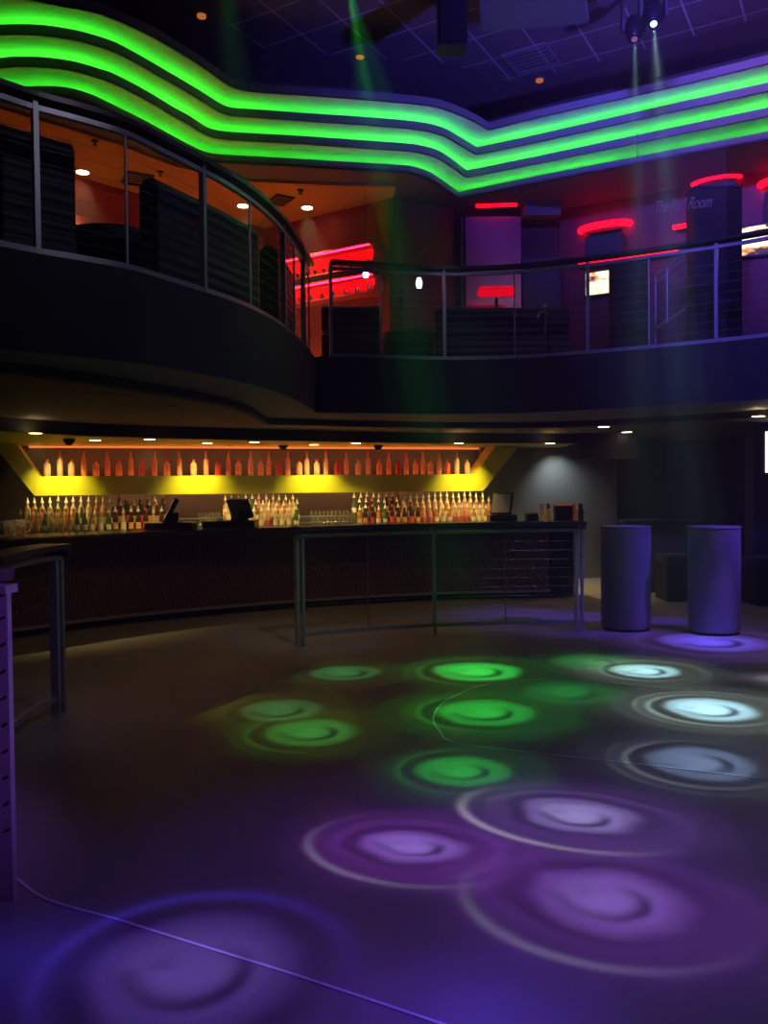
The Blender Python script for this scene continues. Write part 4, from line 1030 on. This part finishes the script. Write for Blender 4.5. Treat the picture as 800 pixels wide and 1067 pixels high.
t = thing('hung_panel', 'pale square panel hung flat under the tiled ceiling', 'panel', (pl_[0][0], pl_[0][1], 6.9))
bm = BM(); prism(bm, pl_, 6.9, 6.94); obj('panel', bm, M['soffit'], t)
bm = BM(); cxy = Vector(((pl_[0][0] + pl_[2][0]) / 2, (pl_[0][1] + pl_[2][1]) / 2)); sc_ = [(cxy.x + (q[0] - cxy.x) * 1.03, cxy.y + (q[1] - cxy.y) * 1.03) for q in pl_]
prism(bm, sc_, 6.941, 6.96); obj('frame', bm, M['ring'], t)
for q in pl_:
    bm = BM(); qq = (cxy.x + (q[0] - cxy.x) * .9, cxy.y + (q[1] - cxy.y) * .9); tube(bm, [(qq[0], qq[1], 6.96), (qq[0], qq[1], 7.28)], .006, 6); obj('hanger', bm, M['charcoal'], t)
def moving_head(label, px, py, D, tgt, lens):
    p = at(px, py, D)
    t = thing('stage_light', label, 'stage light', p.to_tuple(), 'moving stage lights')
    dirv = (Vector((tgt[0], tgt[1], 0)) - p).normalized(); R = dirv.to_track_quat('-Z', 'Y').to_matrix().to_4x4()
    bm = BM(); lathe(bm, [(0, .02), (.06, .02), (.085, .06), (.11, .18), (.09, .30), (.05, .36), (0, .36)], 20); bmesh.ops.transform(bm, matrix=R, verts=bm.verts[:]); hd = obj('head', bm, M['plastic'], t, local=True, smooth=40)
    bm = BM(); lathe(bm, [(0, .012), (.035, .012), (.035, .019), (0, .019)], 20); bmesh.ops.transform(bm, matrix=R, verts=bm.verts[:]); obj('lens', bm, M[lens], hd, local=True)
    bm = BM()
    top_ = 7.26 - p.z
    cz = R @ Vector((0, 0, .18))
    for sx in (-1, 1): box(bm, (cz.x + sx * .135, cz.y, cz.z + .17), (.03, .08, .42))
    box(bm, (cz.x, cz.y, cz.z + .39), (.30, .1, .03)); obj('yoke', bm, M['charcoal'], t, local=True)
    bm = BM(); box(bm, (cz.x, cz.y, cz.z + .45), (.32, .26, .09), bev=.01); obj('ceiling_mount', bm, M['plastic'], t, local=True)
    if top_ > cz.z + .5:
        bm = BM(); tube(bm, [(cz.x, cz.y, cz.z + .495), (cz.x, cz.y, top_)], .025, 8); obj('pole', bm, M['charcoal'], t, local=True)
    return p
W2T = on_z(740, 739, 0); W1T = on_z(673, 700, 0)
head_w = moving_head('black moving stage light throwing the visible white beam', 681, 26, 9.0, W2T, 'beam_lens')
head_m = moving_head('black moving stage light with a dim magenta lens', 661, 42, 9.6, W1T, 'magenta_lamp')
head_g = moving_head('black moving stage light at the root of the green beam', 362, -22, 8.0, on_z(505, 741, 0), 'beam_lens')

# ================================================================== LIGHTING
G1 = (.04, 1.0, .06); 
def gtile(name, loc, px, py, hw, energy, cc, hc, ac=(0, 0, 0), asp=1.0, rot=0.0, **kw):
    if name == 'spot_green': kw.setdefault('hs', .62); energy *= 1.35
    if name == 'spot_white': kw.setdefault('hs', .7); energy *= 2.1
    T = on_z(px, py, 0); r = hw / F_PX * T[1]
    gobo(name, loc, T, r, r * asp, rot, energy, cc, hc, ac, **kw)
HG = (head_g.x, head_g.y - .0, head_g.z - .02)
HG2 = (-1.4, 7.4, 6.6); HW = (head_w.x, head_w.y, head_w.z - .02); HM = (head_m.x, head_m.y, head_m.z - .02); HP = (1.2, 3.4, 6.6); HP2 = (-.6, 2.6, 6.6); HB = (4.6, 6.2, 6.6)
g = (.03, 1.0, .10); gd = (.04, .34, .02)
E = 2600
gtile('spot_green', HG2, 361, 701, 36, E * .20, (.10, 1, .30), (.16, .5, .03), (.04, .3, .05), seed=.3)
gtile('spot_green', HG, 498, 699.5, 44, E * 1.05, g, (.03, .22, .02), (.02, .2, .02), seed=1.1)
gtile('spot_green', HG2, 292, 740, 42, E * .17, (.12, 1, .32), (.4, .6, .02), (.05, .3, .05), seed=2.0)
gtile('spot_green', HG2, 325, 763, 48, E * .26, (.08, 1, .18), (.25, .7, .02), (.06, .45, .05), seed=2.9, halo_r=2.6)
gtile('spot_green', HG, 506, 742, 50, E * .62, g, (.03, .6, .02), (.03, .35, .03), seed=3.7, halo_r=3.0)
gtile('spot_green', HG, 482, 803, 48, E * .46, g, (.04, .5, .04), (.05, .35, .05), seed=4.4)
gtile('spot_green', HG, 618, 690, 40, E * .45, (.04, .6, .12), (.04, .4, .06), seed=5.1, halo_r=2.2, soft=.4)
gtile('spot_green', HG, 595, 722, 46, E * .40, (.03, .7, .1), (.03, .4, .06), seed=5.9, halo_r=2.2, soft=.45)
gtile('spot_amber', HG2, 228, 735, 50, E * .07, (.55, .40, .02), (.3, .2, .01), seed=1.3, soft=.5, swirl=.3, halo_r=2.0)
gtile('spot_amber', HG2, 112, 690, 50, E * .06, (.50, .20, .02), (.3, .1, .01), seed=2.3, soft=.5, swirl=.3, halo_r=1.8)
gtile('spot_white', HM, 673, 699, 33, E * 1.3, (.42, .88, 1), (.20, .24, .18), (.12, .2, .2), seed=.8, halo_r=3.4)
gtile('spot_white', HW, 740, 739, 44, E * 1.6, (.40, .80, 1), (.18, .22, .18), (.2, .3, .3), seed=1.8, halo_r=3.4)
gtile('spot_white', HW, 730, 795, 54, E * .46, (.34, .48, .85), (.16, .22, .34), (.35, .4, .42), seed=2.6, halo_r=3.0)
gtile('spot_white', HW, 806, 708, 20, E * .30, (.4, .45, .5), (.25, .25, .3), (.5, .5, .55), seed=3.3)
gtile('spot_blue', HB, 742, 669, 50, E * 2.2, (.10, .08, 1), (.16, .06, .40), seed=4.0, halo_r=3.0, soft=.3)
gtile('spot_purple', HP, 432, 882, 52, E * .66, (.40, .30, 1.0), (.30, .05, .62), (.55, .5, .70), asp=.75, rot=-.35, seed=.5, halo_r=3.6, arc_r=2.25, arc_a=-2.1, arc_w=.10, arc_p=4, gapk=.55, noise=.34, soft=.22, hs=1.25)
gtile('spot_purple', HP, 604, 850, 58, E * .76, (.50, .46, .95), (.20, .09, .46), (1.0, .95, 1.05), asp=.68, rot=-.42, seed=1.5, halo_r=3.6, arc_r=2.2, arc_a=-2.2, arc_w=.10, arc_p=4, gapk=.55, noise=.34, soft=.22, hs=1.25)
gtile('spot_purple', HP, 632, 938, 80, E * .55, (.34, .24, .80), (.28, .05, .60), (.45, .45, .6), asp=.85, rot=-.4, seed=2.5, halo_r=3.0, arc_r=1.9, arc_a=-2.0, arc_w=.09, arc_p=4, gapk=.55, noise=.34, soft=.22, hs=1.25)
gtile('spot_purple', HP2, 205, 1010, 105, E * .36, (.30, .17, .78), (.12, .05, .75), (.08, .05, 1.0), seed=3.5, halo_r=2.4, arc_r=1.55, arc_a=1.9, arc_w=.10, arc_p=1.2, soft=.25, gapk=.75)
gtile('spot_blue', HP, 500, 1066, 120, E * .34, (.10, .05, .95), (.14, .04, .60), seed=4.5, halo_r=2.4, swirl=.1, soft=.6, gapk=0)
gtile('spot_blue', HP2, 20, 1000, 90, E * .14, (.06, .04, .95), (.08, .04, .60), seed=5.5, halo_r=2.0, swirl=.1, soft=.6, gapk=0)
# washes
spot('wash_blue', (7.6, 6.2, 6.2), (3.0, 9.1, .75), 2400, (.12, .04, 1.0), 17, 1.0, .15)
spot('wash_violet', (6.4, 4.0, 6.0), (3.9, 8.9, .6), 330, (.48, .2, 1.0), 13, 1.0, .15)
spot('wash_purple', (3.2, .2, 3.6), (-1.42, 3.1, .80), 900, (.42, .11, 1.0), 15, 1.0, .1)
spot('wash_blue_rail', (3.4, 5.2, 6.4), (2.0, 9.0, .8), 240, (.42, .36, 1.0), 20, 1.0, .15)
spot('wash_rail', (1.6, 3.2, 6.6), (-.6, 8.2, .7), 200, (.8, .72, .9), 15, 1.0, .15)
T = on_z(560, 985, 0); spot('wash_floor', (HP[0], HP[1], HP[2]), (T[0], T[1], 0), 300, (.26, .06, 1.0), 38, 1.0, .1)
T = on_z(720, 800, 0); spot('wash_floor_far', (HW[0], HW[1], HW[2]), (T[0], T[1], 0), 130, (.24, .26, .6), 30, 1.0, .1)
spot('wash_left_rail', (3.0, 2.0, 6.6), (-2.1, 6.4, 3.6), 75, (.75, .68, .95), 30, 1.0, .15)
spot('wash_right_rail', (3.5, 2.5, 6.8), (2.6, 9.8, 3.7), 110, (.55, .55, 1.0), 34, 1.0, .15)
spot('wash_left_floor_rail', (2.5, 1.5, 6.6), (-2.2, 5.3, .6), 120, (.75, .55, .85), 14, 1.0, .15)
spot('veil_fill_blue', (1.2, 4.2, 6.9), (3.7, 10.6, 7.2), 2300, (.13, .085, 1.0), 50, 1.0, .2)  # this and the next two: unseen spots added to raise the blue veil
spot('veil_fill_blue_low', (1.6, 3.0, 6.4), (4.8, 10.2, 3.1), 1150, (.12, .08, 1.0), 38, 1.0, .2)
spot('veil_fill_violet', (2.6, 4.2, 6.6), (5.4, 10.0, 6.2), 750, (.5, .14, .8), 40, 1.0, .2)
spot('ceiling_veil_fill', (5.2, 4.6, 3.2), (2.2, 9.6, 7.3), 3000, (.14, .09, 1.0), 46, 1.0, .2)  # added unseen uplight, blue on the ceiling replaces missing haze
spot('ceiling_wash_violet', (5.8, 4.2, 3.6), (4.6, 9.2, 7.3), 1000, (.5, .14, .8), 34, 1.0, .2)  # violet companion, likewise added and unseen
# orange balcony ceiling lamps
for (x, y) in dl:
    spot('lamp_downlight', (x, y, 5.83), (x + .15, y - .25, 3), 520, (1, .66, .3), 60, .9, .05)
# bar lamps
for px in (62, 205, 325, 482):
    s = fl(px, 500)[0]; q = fpt(s, -.34)
    spot('lamp_bar', (q[0], q[1], 2.17), fpt(s, -.02, 1.52), 125, (1, .80, .22), 92, 1.0, .06)
for px, py in bar_dl[:6]:
    x, y = on_z(px, py, 2.18)
    spot('lamp_bar_front', (x, y, 2.17), (x, y + .25, 0), 120, (1, .70, .24), 100, .8, .04)
q = fpt(fl(585, 480)[0], .02); spot('lamp_side_wall', (q[0], q[1], 2.17), (q[0] + .05, q[1] + .30, 1.5), 30, (.85, .95, 1), 110, 1.0, .04)
for px, py in ((629, 445), (653, 450.5)):
    x, y = on_z(px, py, 2.33); spot('lamp_under_balcony', (x, y, 2.32), (x, y, 0), 12, (1, .65, .3), 110, .9, .04)
for x, y in ((-2.2, 8.2), (-.6, 9.6), (1.0, 10.4)):
    spot('lamp_bar_floor', (x, y, 2.32), (x, y, 0), 9, (1, .55, .07), 130, .9, .05)

# ---- haze in the air of the club
w = bpy.data.worlds.new('club_air'); S.world = w; w.use_nodes = True
nt = w.node_tree
bg = [n for n in nt.nodes if n.type == 'BACKGROUND'][0]; bg.inputs['Color'].default_value = (0, 0, 0, 1); bg.inputs['Strength'].default_value = 0
vs = nt.nodes.new('ShaderNodeVolumeScatter'); vs.inputs['Density'].default_value = .009; vs.inputs['Anisotropy'].default_value = .2
out = [n for n in nt.nodes if n.type == 'OUTPUT_WORLD'][0]; nt.links.new(vs.outputs[0], out.inputs['Volume'])

# ---- render look
cy = S.cycles
cy.use_denoising = True
cy.max_bounces = 6; cy.diffuse_bounces = 3; cy.glossy_bounces = 3; cy.transmission_bounces = 4; cy.transparent_max_bounces = 12; cy.volume_bounces = 0
cy.sample_clamp_indirect = 3.0
cy.use_light_tree = True
vw = S.view_settings
vw.view_transform = 'Standard'; vw.look = 'None'; vw.exposure = 0.0; vw.gamma = 1.0; vw.use_curve_mapping = False
